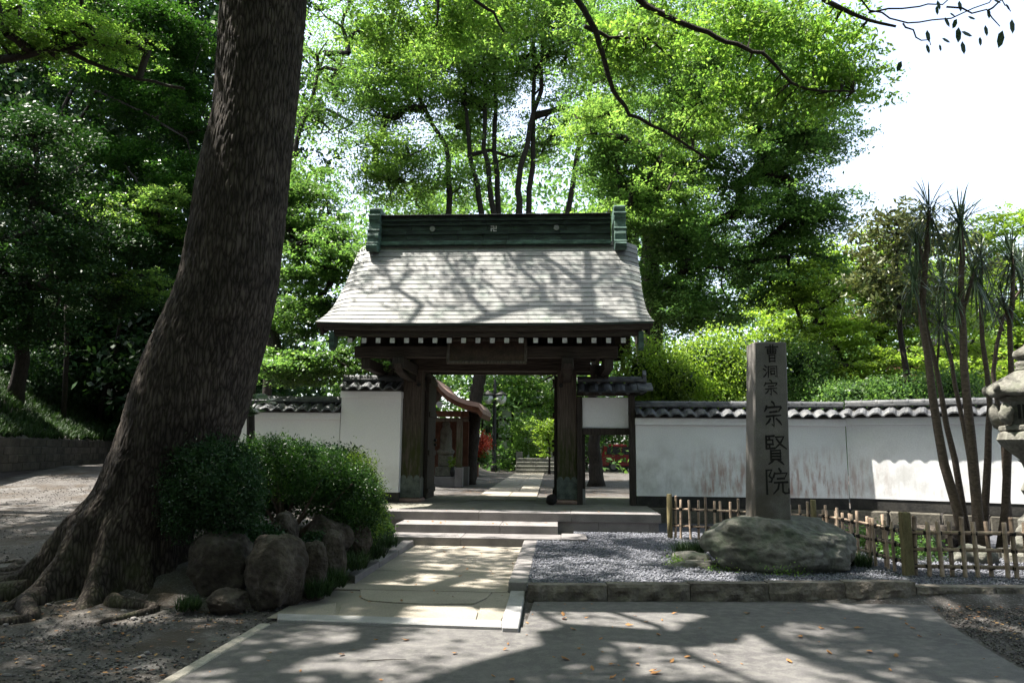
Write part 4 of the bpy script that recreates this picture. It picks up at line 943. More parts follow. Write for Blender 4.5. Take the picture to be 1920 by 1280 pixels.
for i in range(NZ):
    z = zq[i]; rr_ = (min(RC[i], .66) if z < 1.15 else RC[i]) * (.93 + .04 * sm(1.5, .3, z))
    xc = XC[i] if z > 1.15 else XC[i] * sm(.2, 1.15, z) + (1 - sm(.2, 1.15, z)) * (np.interp(1.15, zq, XC) - .28)
    fl = math.exp(-max(0, z) / .34); fl2 = math.exp(-max(0, z) / .8)
    for k in range(NA):
        a = 2 * PI * k / NA; g = 0
        for ra, am, wd in roots:
            da = (a - ra + PI) % (2 * PI) - PI; g += am * math.exp(-(da / wd) ** 2)
        r_ = rr_ * (1 + .04 * fl2) + g * (1.0 * fl ** 1.2 + .09 * fl2) + .02 * math.sin(3 * a + z) + .03 * noise.noise(Vector((math.cos(a) * 1.5, math.sin(a) * 1.5, z * .8)))
        if z < .55 and (a < .9 or a > 5.2): r_ = min(r_, .62 + .4 * fl)
        # bark plates, stretched along the trunk
        u = a * 0.62 / .055; v = z / .22
        q = Vector((math.cos(a) * 15, math.sin(a) * 15, v + .6 * noise.noise(Vector((math.cos(a) * 3, math.sin(a) * 3, z * 2)))))
        d = noise.voronoi(q)[0]; e = min(1, (d[1] - d[0]) * 2.6)
        r_ += .015 * (e - .6) + .007 * noise.noise(q * 2.2)
        V[i, k] = (xc + math.cos(a) * r_, YB + .1 + math.sin(a) * r_, z)
Vf = V.reshape(-1, 3) - np.array(big.location)
ii = (np.arange(NZ - 1)[:, None] * NA + np.arange(NA)[None]); jj = (np.arange(NZ - 1)[:, None] * NA + (np.arange(NA)[None] + 1) % NA)
Fq = np.stack([ii, jj, jj + NA, ii + NA], -1).reshape(-1, 4)
def barkmat():
    m = bpy.data.materials.new('furrowed camphor bark'); m.use_nodes = True; n = m.node_tree.nodes; L = m.node_tree.links; p = n['Principled BSDF']; p.inputs['Roughness'].default_value = .9; p.inputs['Specular IOR Level'].default_value = .2
    g = n.new('ShaderNodeNewGeometry'); mp = n.new('ShaderNodeMapping'); mp.inputs['Scale'].default_value = (28, 28, 4.6); L.new(g.outputs['Position'], mp.inputs[0])
    nz = n.new('ShaderNodeTexNoise'); nz.inputs['Scale'].default_value = .55; nz.inputs['Detail'].default_value = 8; L.new(mp.outputs[0], nz.inputs['Vector'])
    vo = n.new('ShaderNodeTexVoronoi'); vo.feature = 'DISTANCE_TO_EDGE'; vo.inputs['Scale'].default_value = .9; 
    mx0 = n.new('ShaderNodeVectorMath'); mx0.operation = 'MULTIPLY_ADD'; L.new(nz.outputs['Color'], mx0.inputs[0]); mx0.inputs[1].default_value = (1.5, 1.5, 1.1); L.new(mp.outputs[0], mx0.inputs[2]); L.new(mx0.outputs[0], vo.inputs['Vector'])
    r1 = n.new('ShaderNodeValToRGB'); r1.color_ramp.elements[0].position = .0; r1.color_ramp.elements[0].color = (.016, .012, .01, 1); r1.color_ramp.elements[1].position = .3; r1.color_ramp.elements[1].color = (.07, .058, .048, 1)
    L.new(vo.outputs['Distance'], r1.inputs[0])
    n2 = n.new('ShaderNodeTexNoise'); n2.inputs['Scale'].default_value = 3; n2.inputs['Detail'].default_value = 9; L.new(g.outputs['Position'], n2.inputs['Vector'])
    mr = n.new('ShaderNodeMapRange'); mr.inputs[1].default_value = .3; mr.inputs[2].default_value = .7; mr.inputs[3].default_value = .55; mr.inputs[4].default_value = 1.4; L.new(n2.outputs['Fac'], mr.inputs[0])
    hs = n.new('ShaderNodeHueSaturation'); L.new(r1.outputs[0], hs.inputs['Color']); L.new(mr.outputs[0], hs.inputs['Value']); L.new(hs.outputs[0], p.inputs['Base Color'])
    b = n.new('ShaderNodeBump'); b.inputs['Strength'].default_value = .9; b.inputs['Distance'].default_value = .02; L.new(vo.outputs['Distance'], b.inputs['Height'])
    b2 = n.new('ShaderNodeBump'); b2.inputs['Strength'].default_value = .6; b2.inputs['Distance'].default_value = .008; L.new(nz.outputs['Fac'], b2.inputs['Height']); L.new(b.outputs[0], b2.inputs['Normal']); L.new(b2.outputs[0], p.inputs['Normal'])
    return m
MT['bark'] = barkmat(); overlay(MT['bark'], (.03, .038, .012), 3, None, None, (-.2, 0), (.35, .7), thresh=(.5, .66), amt=.6)
me = npmesh('trunk', Vf, Fq, 'bark'); me.shade_smooth(); tk = link('trunk', me, big, tuple(big.location))
# surface roots creeping over the dirt
for k, (a, L_, r0) in enumerate(((PI * 1.0, 1.5, .10), (PI * 1.07, 1.9, .09), (PI * 1.17, 1.6, .1), (PI * 1.3, 1.2, .09), (PI * 1.45, .9, .08), (PI * 1.68, .8, .06), (PI * .93, 1.2, .08))):
    x0, y0 = np.interp(1.15, zq, XC) - .28, YB + .1; pts = []; s0 = 1.0
    for i in range(12):
        s = s0 + L_ * i / 11; aa = a + .16 * math.sin(i * .6 + k); x = x0 + s * math.cos(aa); y = y0 + s * math.sin(aa); pts.append((x, y, gz(x, y) + .05 * (1 - i / 11) - .01 + random.uniform(-.008, .008)))
    MB().tube(pts, [r0 * (1.5 - 1.3 * i / 11) for i in range(12)], 9).build('surface_root', 'bark', big, smooth=True)
# limbs and crown above the picture
top = Vector((float(XC[-1]), YB + .1, float(zq[-1])))
limb = [top - Vector((0, 0, 1.2)), top + Vector((.1, -.2, .8)), top + Vector((.6, -.8, 2.0)), top + Vector((1.2, -1.8, 3.0))]
MB().tube(limb, [.46, .42, .32, .2], 12).build('limb', 'bark', big, smooth=True)
# where the crown is close and where it opens follows the light on the ground below it
rc = random.Random(17)
def close(gx_, gy_):
    if -8.5 < gx_ < -2.5 and 3 < gy_ < 12.2: return 1.6
    if gx_ < -6: return 1.0
    if -2.7 <= gx_ < -.2 and 7.3 < gy_ < 12.6: return .36
    if -3.6 < gx_ < 2.4 and 12.6 <= gy_ < 14.3: return .03
    if 4.6 < gx_ < 10.5 and 9.8 < gy_ < 13: return .12
    if 1.2 < gx_ < 4.6 and 10.6 < gy_ < 12.6: return .4
    if gy_ > 14.2: return .3 if gx_ < 5 else .1
    if -.2 <= gx_ < 3.2 and 9 < gy_ < 12.8: return .5
    return .56
def canopy(n, x0, x1, y0, y1, rc=rc):
    out = []
    while len(out) < n:
        c = Vector((rc.uniform(x0, x1), rc.uniform(y0, y1), rc.uniform(11.3, 14.8))); g = c - SUN * (c.z / SUN.z)
        if c.y > 9 and c.z < 1.6 + c.y * .74 + .9: continue
        if noise.noise(Vector((g.x * .42, g.y * .5, 4))) * 1.1 + .5 < close(g.x, g.y):
            out.append(tuple(c))
            if close(g.x, g.y) > 1 and c.z > 12.5 + (.74 * (c.y - 13)): out.append(tuple(c + Vector((rc.uniform(-.6, .6), rc.uniform(-.6, .1), rc.uniform(-.3, 1)))))
    return np.array(out)
cc = canopy(500, -7, 8.5, -6, 14)
pts, par, rad2, nb = grow([tuple(p) for p in limb], cc, .4, 3, .12)
link('limbs', limbs_mesh('limbs', pts, par, rad2, nb, 'bark2'), big, (0, 0, 0))
P = spray(cc, 170, .6, .4, 6); link('crown', leaf_mesh('crown', P, 'leaf_camphor', .1, .5), big, (0, 0, 0))

# boughs above the roof that dapple it
cw = []
for u_, v_, n_ in ((-3.6, .55, 9), (-2.6, .85, 9), (-1.6, .5, 5), (-3.0, .15, 6), (-.3, .3, 6), (.9, .7, 7), (-.9, .95, 6), (1.2, .15, 5)):
    for _ in range(n_):
        p_ = Vector((u_ + rc.gauss(0, .45), 14.6 + 2.0 * v_ + rc.gauss(0, .25), 4.2 + 2.0 * v_)); cw.append(tuple(p_ + SUN * ((rc.uniform(14.3, 15.6) - p_.z) / SUN.z)))
pts, par, rad2, nb = grow([tuple(q) for q in limb], np.array(cw), .15, 8, .1)
link('limbs', limbs_mesh('limbs', pts, par, rad2, nb, 'bark2'), big, (0, 0, 0)); link('crown', leaf_mesh('crown', spray(np.array(cw), 60, .3, .5, 6), 'leaf_camphor', .055, .5), big, (0, 0, 0))
# thick limbs whose long shadows cross the road
for (u0, v0), (u1, v1), z0_, z1_, r0_ in (((1240, 1128), (1700, 1290), 9.6, 11.0, .15), ((1420, 1126), (1960, 1290), 9.9, 11.6, .17), ((1120, 1140), (1440, 1290), 9.8, 10.8, .07)):
    g0, g1 = G(u0, v0), G(u1, v1); a_ = g0 + SUN * (z0_ / SUN.z); b_ = g1 + SUN * (z1_ / SUN.z); s_ = limb[1]
    MB().tube([s_, s_.lerp(a_, .5) + Vector((0, 0, .25)), a_, a_.lerp(b_, .35) + Vector((.12, .1, .1)), a_.lerp(b_, .7) + Vector((-.1, .05, 0)), b_], [r0_ * 1.3, r0_ * 1.15, r0_, r0_ * .85, r0_ * .7, r0_ * .45], 8).build('limb', 'bark2', big, smooth=True)

# ================================================================== LIMBS OF THE BIG TREE THAT HANG INTO THE PICTURE
def limb_px(pts, Y, r0, r1, nm='limb', par=None, m='bark2'):
    P_ = [AY(x, y, Y + dy) for x, y, dy in pts]; Q = []
    for i in range(len(P_) - 1):
        for t in (0, .33, .66): Q.append(P_[i].lerp(P_[i + 1], t) + Vector([random.uniform(-.02, .02) for _ in range(3)]))
    Q.append(P_[-1]); n = len(Q)
    MB().tube(Q, [r0 + (r1 - r0) * i / (n - 1) for i in range(n)], 7).build(nm, m, par, smooth=True); return Q
def hang(label_parent, paths, Y, blobs, leafm, per, size, spread, seed, r=.07, flat=.5):
    Q = []
    for p in paths: Q += limb_px(p[0], Y, p[1], p[2], par=label_parent)
    cs = np.concatenate([ell_centers(tuple(AY(x, y, Y + dy)), (rx * Y / 1400, ry_, rz * Y / 1400), n, seed + i, .3, .6, .1) for i, (x, y, dy, rx, ry_, rz, n) in enumerate(blobs)])
    # twigs from each clump to the nearest limb point
    A = np.array([tuple(q) for q in Q]); V = MB()
    for c in cs:
        d = np.linalg.norm(A - c, axis=1); j = int(d.argmin())
        if d[j] < .75:
            a, b = Vector(A[j]), Vector(c); mdl = a.lerp(b, .5) + Vector([random.uniform(-.12, .12) * d[j] for _ in range(3)]); V.tube([a, mdl, b], [.018, .012, .006], 4, False)
    tag(V.build('twigs', 'bark2', label_parent), kind='stuff')
    link('leaves', leaf_mesh('leaves', spray(cs, per, spread, flat, 6), leafm, size, .4), label_parent, (0, 0, 0))
hang(big, [([(1060, -160, -1), (1082, 0, 0), (1120, 60, 0), (1132, 120, .1), (1150, 170, .2), (1180, 215, .2), (1240, 240, .3), (1330, 300, .5)], .06, .02),
           ([(1130, -170, -1), (1195, 0, 0), (1240, 28, 0), (1290, 48, 0), (1345, 70, 0), (1400, 92, 0), (1430, 100, 0), (1480, 155, .2), (1530, 170, .3), (1600, 172, .3)], .06, .015),
           ([(1500, -150, 0), (1545, 0, 0), (1600, 30, 0), (1680, 50, 0)], .06, .02), ([(1098, 50, 0), (1140, 70, .2), (1210, 72, .3), (1260, 110, .4)], .04, .015),
           ([(880, -150, -1), (893, 0, 0), (925, 25, 0), (945, 60, 0)], .045, .015), ([(815, -120, 0), (822, 20, 0), (818, 50, 0)], .03, .012)],
     11.5, [(1200, 90, .9, 130, .8, 90, 28), (1380, 60, .9, 150, .8, 80, 32), (1540, 90, .8, 90, .7, 110, 30), (1560, 170, .8, 70, .6, 50, 14), (1420, 190, .9, 130, .7, 60, 20), (900, 30, .8, 200, .9, 60, 30), (760, 20, .8, 110, .8, 60, 14), (1250, 230, .9, 90, .6, 60, 10)], 'leaf_camphor', 170, .042, .34, 71)
# the part of its crown that reaches over the roof and the left side, outside the picture
cc2 = canopy(430, -19, -7, -6, 14)
pts2, par2, rad3, nb2 = grow([tuple(p) for p in limb], cc2, .3, 31, .12)
link('limbs', limbs_mesh('limbs', pts2, par2, rad3, nb2, 'bark2'), big, (0, 0, 0)); link('crown', leaf_mesh('crown', spray(cc2, 170, .62, .45, 6), 'leaf_camphor', .1, .5), big, (0, 0, 0))
# forked limb whose shadow lies across the right side of the roof
RP = Vector((.55, 15.5, 5.2)); Lb = RP + SUN * 9.0
lp = [limb[-1], (limb[-1] + Lb) / 2 + Vector((.1, .2, .7)), Lb - Vector((.5, .9, -.1)), Lb]
MB().tube(lp, [.2, .17, .15, .13], 9).build('limb', 'bark2', big, smooth=True)
for e, r in (((-1.0, 1.0, .5), .09), ((.5, 1.3, .6), .09), ((.9, .5, .2), .06)): MB().tube([Lb, Lb + Vector(e) * .5 + Vector((0, .1, .1)), Lb + Vector(e)], [r, r * .8, r * .5], 7).build('limb', 'bark2', big, smooth=True)
cc3 = ell_centers(tuple(Lb + Vector((-1.3, .3, .9))), (2.2, 1.6, .6), 16, 77, .0, .4, .1); link('crown', leaf_mesh('crown', spray(cc3, 90, .4, .5, 6), 'leaf_camphor', .06, .4), big, (0, 0, 0))
# near twig against the sky
tw = thing('overhanging_branch', 'thin branch with a few large drooping leaves against the sky at top right', 'branch', tuple(AY(1900, -60, 5)))
for p in ([(1560, -90, 0), (1625, 18, 0), (1700, 46, 0), (1780, 36, 0), (1850, 8, 0), (1910, -60, 0)], [(1625, 18, 0), (1690, 16, 0), (1770, 6, 0), (1830, -30, 0)], [(1780, 15, 0), (1850, 22, 0), (1875, 50, 0)], [(1690, 46, 0), (1720, 70, 0), (1745, 85, 0)], [(1850, 22, 0), (1880, 0, 0), (1895, 22, 0)]): limb_px(p, 5, .007, .003, 'twig', tw)
lv = [(1740, 68, 24, .2), (1776, 42, 22, .5), (1790, 45, 20, -.4), (1797, 66, 30, 0), (1813, 64, 26, 1.3), (1806, 90, 26, .2), (1774, 76, 20, 1.2), (1838, 78, 18, .1), (1854, 26, 20, .1), (1849, 58, 22, .2), (1898, 50, 28, .1), (1876, 74, 34, -.2), (1760, 10, 20, .3), (1757, 20, 18, .1), (1800, 12, 22, .2), (1822, 34, 18, 1.4), (1869, 2, 20, 1.2), (1740, 92, 20, .3), (1763, 90, 14, .2), (1686, 125, 22, -.4), (1890, 14, 16, .6), (1786, 28, 14, 1.1)]
for x, y, s, a in lv:
    c = AY(x, y, 5); h = s * 5 / 1400 / 2; d = Vector((math.sin(a), .25, -math.cos(a))).normalized(); sd_ = Vector((math.cos(a), .5, math.sin(a))).normalized()
    P_ = [c - d * h, c - d * h * .4 + sd_ * h * .55, c + d * h * .4 + sd_ * h * .5, c + d * h, c + d * h * .4 - sd_ * h * .5, c - d * h * .4 - sd_ * h * .55]
    MB().add(P_ , [(0, 1, 2, 3), (0, 3, 4, 5)]).build('leaf', 'leaf_dark', tw)

# ================================================================== PLANTING AROUND THE BIG TREE
mb = MB(); 
for j in range(25):
    for i in range(25):
        x = -5.0 + 2.6 * i / 24; y = 7.6 + 5.6 * j / 24; u = max(0, 1 - ((x + 3.75) / 1.25) ** 2) * max(0, 1 - ((y - 10.4) / 2.75) ** 2); mb.v.append((x, y, gz(x, y) - .06 + .6 * u ** .6))
for j in range(24):
    for i in range(24): a = j * 25 + i; mb.f.append((a, a + 1, a + 26, a + 25))
tag(link('planting_mound', mb.mesh('planting_mound', 'dirt', True)), kind='structure')
def rk(label, x0, x1, y0, y1, Y, seed, dz=0, ft=0, depth=.8):
    c = AY((x0 + x1) / 2, (y0 + y1) / 2, Y); rx = (x1 - x0) / 2 * Y / 1400 * 1.12; rz = (y1 - y0) / 2 * Y / 1400 * 1.15
    o = link('rock', rock_mesh('rock', None, (rx, rx * depth, rz), 'rockb', seed, 5, .26, ft, facets=11)); o.location = c; tag(o, label, 'rock', 'brown boulders round the planting bed')
rk('broad brown boulder directly right of the big trunk, below the round bush', 358, 475, 1000, 1112, 7.95, 1)
rk('tallest brown boulder at the front corner of the planting bed', 466, 570, 1008, 1146, 7.75, 2, ft=.85)
rk('narrow brown boulder between two grass tufts beside the path', 556, 614, 1022, 1135, 8.15, 3)
rk('slim boulder behind the last grass tuft towards the left path kerb', 598, 645, 1000, 1105, 8.6, 4)
rk('rounded boulder set high behind the front ones, under the clipped shrub', 498, 562, 966, 1030, 8.7, 6)
rk('dark wide boulder in the shade under the clipped shrub', 572, 655, 970, 1062, 9.4, 8)
rk('dark boulder at the right end under the clipped shrub', 645, 695, 975, 1040, 9.8, 12)
rk('small low stone at the foot of the broad boulder', 392, 466, 1106, 1146, 7.5, 10)
def tuftp(label, x, y, Y, r, n, L=.26): c = AY(x, y, Y); tuft('grass_tuft', label, 'grass clump', (c.x, c.y, c.z), r, n, 'grass_dark', L, .008, 1.1, 'dark grass clumps between the boulders', 14)
tuftp('dark grass clump under the corner boulder at the path edge', 596, 1118, 8.0, .13, 34)
tuftp('dark grass clump right of the narrow boulder', 626, 1100, 8.4, .12, 30)
tuftp('dark grass clump spilling over the left path kerb, nearest the road', 655, 1066, 9.2, .2, 50)
tuftp('dark grass clump against the left path kerb halfway to the steps', 690, 1046, 10.0, .22, 50)
tuftp('dark grass clump beside the top of the left path kerb', 722, 1024, 11.2, .2, 40)
tuftp('small grass clump at the foot of the big trunk', 352, 1142, 7.4, .13, 30, .16)
def bl(x, y, Y, rx, rz, ry=None): c = AY(x, y, Y); return (tuple(c), (rx * Y / 1400, (ry or rx * .9) * Y / 1400, rz * Y / 1400))
rb_ = thing('round_bush', 'round dark leafy bush growing against the right side of the big trunk', 'bush', tuple(AY(400, 1000, 8.1)))
foliage('leaves', None, None, [bl(398, 905, 8.1, 84, 78), bl(350, 945, 7.9, 38, 55), bl(440, 940, 8.0, 50, 60)], 26000, 'leaf_blue', .017, rb_, tufts=260, tr=.045, fuzz=.02, asp=.45)
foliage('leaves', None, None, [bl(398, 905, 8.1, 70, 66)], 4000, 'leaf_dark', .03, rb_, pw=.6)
for k in range(8): a_ = AY(400, 1010, 8.1); MB().tube([a_, a_ + Vector((random.uniform(-.2, .2), random.uniform(-.1, .2), .25)), a_ + Vector((random.uniform(-.4, .4), random.uniform(-.3, .3), .7))], [.02, .014, .006], 5).build('stem', 'bark2', rb_)
js = thing('clipped_shrub', 'wide clipped conifer shrub arching over the boulders beside the white wall', 'bush', tuple(AY(560, 1000, 9.6)))
JB = [bl(520, 868, 9.6, 58, 44), bl(580, 888, 9.5, 72, 50), bl(640, 925, 9.7, 60, 58), bl(672, 955, 9.9, 42, 52), bl(475, 862, 9.8, 40, 36)]
foliage('foliage', None, None, JB, 34000, 'leaf_deep', .02, js, tufts=420, tr=.05, fuzz=.03, asp=.3, up=.2)
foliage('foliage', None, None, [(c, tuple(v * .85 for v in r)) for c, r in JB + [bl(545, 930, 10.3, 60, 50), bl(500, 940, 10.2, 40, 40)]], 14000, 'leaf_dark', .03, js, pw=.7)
st0 = AY(540, 1005, 9.6)
for k in range(16):
    e = JB[k % 5]; q = Vector(e[0]) + Vector((random.uniform(-.3, .3), random.uniform(-.3, .2), random.uniform(-.15, .2))); MB().tube([st0 + Vector((random.uniform(-.1, .1), 0, -.1)), st0.lerp(q, .5) + Vector((random.uniform(-.1, .1), -.1, -.08)), q], [.03, .02, .008], 5).build('stem', 'bark3', js)
foliage('foliage', None, None, [(c, tuple(v * 1.07 for v in r)) for c, r in JB], 1800, 'leaf_mid', .02, js, fuzz=.05, asp=.3, up=.1, pw=.05, tufts=60, tr=.03)
foliage('light_bush', 'fresh yellow green bush tips at the right end of the clipped shrub', 'bush', [bl(672, 905, 10.6, 30, 50), bl(694, 950, 10.6, 26, 50), bl(655, 885, 10.6, 20, 22)], 8000, 'leaf_yellow', .019, tufts=90, tr=.05, fuzz=.05, asp=.3, up=.15)
foliage('back_bush', 'blue green shrub peeping up behind the clipped shrub', 'bush', [bl(612, 868, 11.0, 45, 30), bl(650, 880, 11.0, 30, 28)], 5000, 'leaf_blue', .024, tufts=70, fuzz=.04)
foliage('leafy_plant', 'broad leaved green plant hanging over the edge of the platform', 'plant', [bl(705, 985, 12.3, 26, 42), bl(722, 1000, 11.8, 14, 20), bl(695, 1020, 11.6, 24, 22)], 2600, 'leaf_mid', .036, fuzz=.04)
foliage('leafy_plant', 'low leafy plant between the round bush and the boulders', 'plant', [bl(470, 1000, 8.4, 35, 22), bl(510, 1005, 8.5, 25, 16), bl(590, 1015, 8.8, 24, 16)], 2200, 'leaf_blue', .026, fuzz=.03)

def onhill(x, Y): v = AY(x, 800, Y); s = max(0, xw(Y) - .12 - v.x); return Vector((v.x, Y, (1.75 + min(8.5, .62 * s)) if s > 0 else gz(v.x, Y)))
# ================================================================== TREES BEHIND
def cp(x, y, Y, rx, rz, n, ry=None): c = AY(x, y, Y); return (tuple(c), (rx * Y / 1400, (ry or min(rx, 150) * .8) * Y / 1400, rz * Y / 1400), n)
# multi-stemmed tree straight behind the gate
b0 = Vector((AY(876, 905, 25.5).x, 25.5, .45))
def stem(*p, Y=27): return [b0 + Vector((random.uniform(-.06, .06), random.uniform(-.06, .06), 0)), AY(882, 840, 25.6), AY(890, 760, 25.8), AY(899, 700, 26)] + [AY(x, y, Y + dy) for x, y, dy in p]
tree('tall multi-stemmed tree with light green leaves straight behind the gate roof', b0,
     [cp(760, 130, 26, 150, 120, 80), cp(880, 120, 27, 150, 130, 90), cp(1010, 60, 27.5, 170, 90, 80), cp(720, 300, 25.5, 110, 45, 34), cp(1120, 130, 27, 120, 130, 60), cp(960, 240, 29, 160, 90, 46), cp(800, 360, 28, 120, 40, 26), cp(820, -60, 27, 260, 90, 70), cp(700, -300, 27, 400, 150, 90), cp(1150, -300, 27, 350, 150, 80), cp(960, 540, 27, 160, 40, 20), cp(800, 640, 30, 130, 40, 20), cp(880, 500, 28, 160, 60, 20)],
     .33, 'leaf_spring', 330, .06, .78, .38, 3, trunks=[stem((860, 600, 0), (843, 400, 0), (836, 270, 0), (760, 140, -.5)), stem((905, 600, 0), (902, 400, 0), (880, 290, 0), (870, 100, 0)), stem((922, 600, 0), (925, 400, 0), (908, 280, 0), (905, 60, 0)), stem((935, 600, .5), (938, 400, .5), (925, 250, .5), (930, 40, .5)),
     stem((960, 600, 0), (971, 400, 0), (978, 310, 0), (1012, 170, 0), (1020, 0, 0)), stem((975, 600, .3), (988, 400, .3), (1003, 220, .3), (1000, 60, .3)), stem((1005, 600, .6), (1063, 400, .6), (1100, 200, .6), (1130, 60, .6))], wob=.1, bark='bark2', hole=.3)
tree('big spreading tree with layered drooping branches right of the gate roof', (AY(1228, 800, 23).x, 23, .5),
     [cp(1240, 190, 22, 150, 110, 60), cp(1370, 170, 22, 160, 110, 70), cp(1480, 200, 21.5, 100, 90, 40), cp(1200, 330, 21, 130, 70, 44), cp(1350, 320, 21.5, 170, 60, 52), cp(1490, 270, 22, 80, 40, 20), cp(1420, 420, 22, 150, 50, 42), cp(1560, 400, 21.5, 70, 38, 22), cp(1270, 450, 21, 150, 60, 46), cp(1350, 540, 21.5, 170, 55, 46), cp(1240, 590, 21, 100, 45, 28), cp(1480, 500, 22, 90, 40, 22), cp(1540, 245, 21, 60, 40, 12), cp(1300, 30, 22, 230, 90, 60), cp(1500, 60, 22, 120, 90, 30)],
     .42, 'leaf_mid', 330, .05, .6, .3, 5, trunks=[[(AY(1228, 800, 23).x, 23, .5), AY(1220, 560, 22.6), AY(1230, 350, 22.3), AY(1330, 150, 22)]], wob=.14, hole=.3, hs=.5)
tree('bright leaved tree standing between the tall tree and the spreading tree', (AY(1215, 800, 20).x, 20, .5),
     [cp(1150, 240, 20, 90, 80, 36), cp(1230, 380, 19.5, 90, 60, 30), cp(1170, 420, 20, 70, 40, 16), cp(1290, 260, 19.5, 80, 50, 22)], .16, 'leaf_spring', 260, .045, .4, .35, 6, hole=.28)
tree('maple with horizontal branches filling the gap between the trunk and the gate', (AY(470, 800, 18).x, 18, .5),
     [cp(560, 400, 18, 70, 70, 36), cp(600, 500, 17.5, 90, 50, 40), cp(560, 590, 17.5, 90, 45, 34), cp(600, 680, 17, 110, 30, 34), cp(515, 330, 18.5, 50, 70, 22), cp(640, 460, 18, 40, 40, 12), cp(540, 690, 17, 70, 30, 18), cp(580, 340, 19, 40, 40, 10)],
     .2, 'leaf_mid', 300, .042, .42, .28, 7, trunks=[[(AY(470, 800, 18).x, 18, .5), AY(470, 650, 18), AY(490, 500, 18), AY(530, 360, 18)]], wob=.1, hole=.25)
tree('thin airy tree with sparse leaves against the sky right of the leaning trunk', (AY(500, 800, 22).x, 22, .5),
     [cp(610, 90, 22, 70, 100, 26), cp(640, 220, 22, 70, 60, 18), cp(570, 230, 22, 40, 60, 10), cp(680, 30, 22, 70, 60, 16)], .15, 'leaf_mid', 170, .045, .55, .4, 9, trunks=[[(AY(500, 800, 22).x, 22, .5), AY(510, 500, 22), AY(560, 250, 22), AY(610, 100, 22)]], wob=.12, hole=.3)
tree('olive tinged tree on the upper left with a long bare limb below its lit crown', (AY(-60, 800, 13).x, 13, .4),
     [cp(60, 80, 13, 90, 32, 26), cp(160, 62, 13, 80, 30, 22), cp(240, 95, 13, 60, 18, 8), cp(20, -30, 13, 160, 60, 30)], .2, 'leaf_camphor', 240, .034, .3, .35, 10, trunks=[[(AY(-60, 800, 13).x, 13, .4), AY(-50, 400, 13), AY(-20, 120, 13), AY(60, 95, 13), AY(120, 92, 13)], [AY(-20, 120, 13), AY(110, 92, 13), AY(230, 140, 13), AY(345, 166, 13)]], hole=.2)
tree('mid green tree with long down-sweeping branches left of the leaning trunk', onhill(110, 27),
     [cp(300, 70, 25, 110, 70, 54), cp(330, 200, 25, 80, 70, 38), cp(210, 160, 25, 110, 60, 40), cp(320, 330, 24.5, 70, 60, 30), cp(220, 260, 24.5, 90, 50, 30), cp(300, 440, 24.5, 70, 40, 26), cp(230, 390, 24.5, 70, 24, 16), cp(180, 20, 25, 150, 50, 34)],
     .2, 'leaf_deep', 300, .062, .6, .3, 11, trunks=[[onhill(110, 27), AY(100, 450, 26.5), AY(120, 200, 26), AY(200, 60, 25.5)], [AY(110, 300, 26), AY(180, 170, 25), AY(270, 210, 24.4), AY(350, 260, 24)], [AY(105, 350, 26), AY(200, 280, 25), AY(245, 320, 24.4), AY(262, 345, 24.2)]], hole=.25)
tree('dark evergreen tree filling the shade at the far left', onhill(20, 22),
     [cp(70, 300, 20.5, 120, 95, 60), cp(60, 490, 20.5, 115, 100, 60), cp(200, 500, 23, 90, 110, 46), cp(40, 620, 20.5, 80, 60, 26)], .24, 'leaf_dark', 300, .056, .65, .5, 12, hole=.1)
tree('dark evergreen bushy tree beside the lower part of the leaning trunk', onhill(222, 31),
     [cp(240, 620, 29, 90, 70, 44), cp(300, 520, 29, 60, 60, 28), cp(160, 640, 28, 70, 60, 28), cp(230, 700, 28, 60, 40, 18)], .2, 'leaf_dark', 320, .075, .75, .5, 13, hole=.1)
tree('small lit maple overhanging the dark slope', onhill(180, 28), [cp(265, 410, 23.5, 70, 28, 22), cp(310, 380, 23.5, 40, 24, 10), cp(250, 545, 23.5, 60, 40, 18)], .09, 'leaf_spring', 180, .052, .46, .25, 14, hole=.2)
foliage('slope_bush', 'green bush at the foot of the dark slope beside the trunk', 'bush', [bl(185, 785, 29, 42, 34), bl(212, 800, 30, 30, 26)], 6000, 'leaf_deep', .055, tufts=60, tr=.1, fuzz=.05)
foliage('slope_bush', 'dark bush half way up the slope at the left border', 'bush', [bl(40, 700, 25, 70, 45), bl(110, 715, 26.5, 50, 35)], 6000, 'leaf_dark', .06, tufts=60, tr=.15, fuzz=.08)
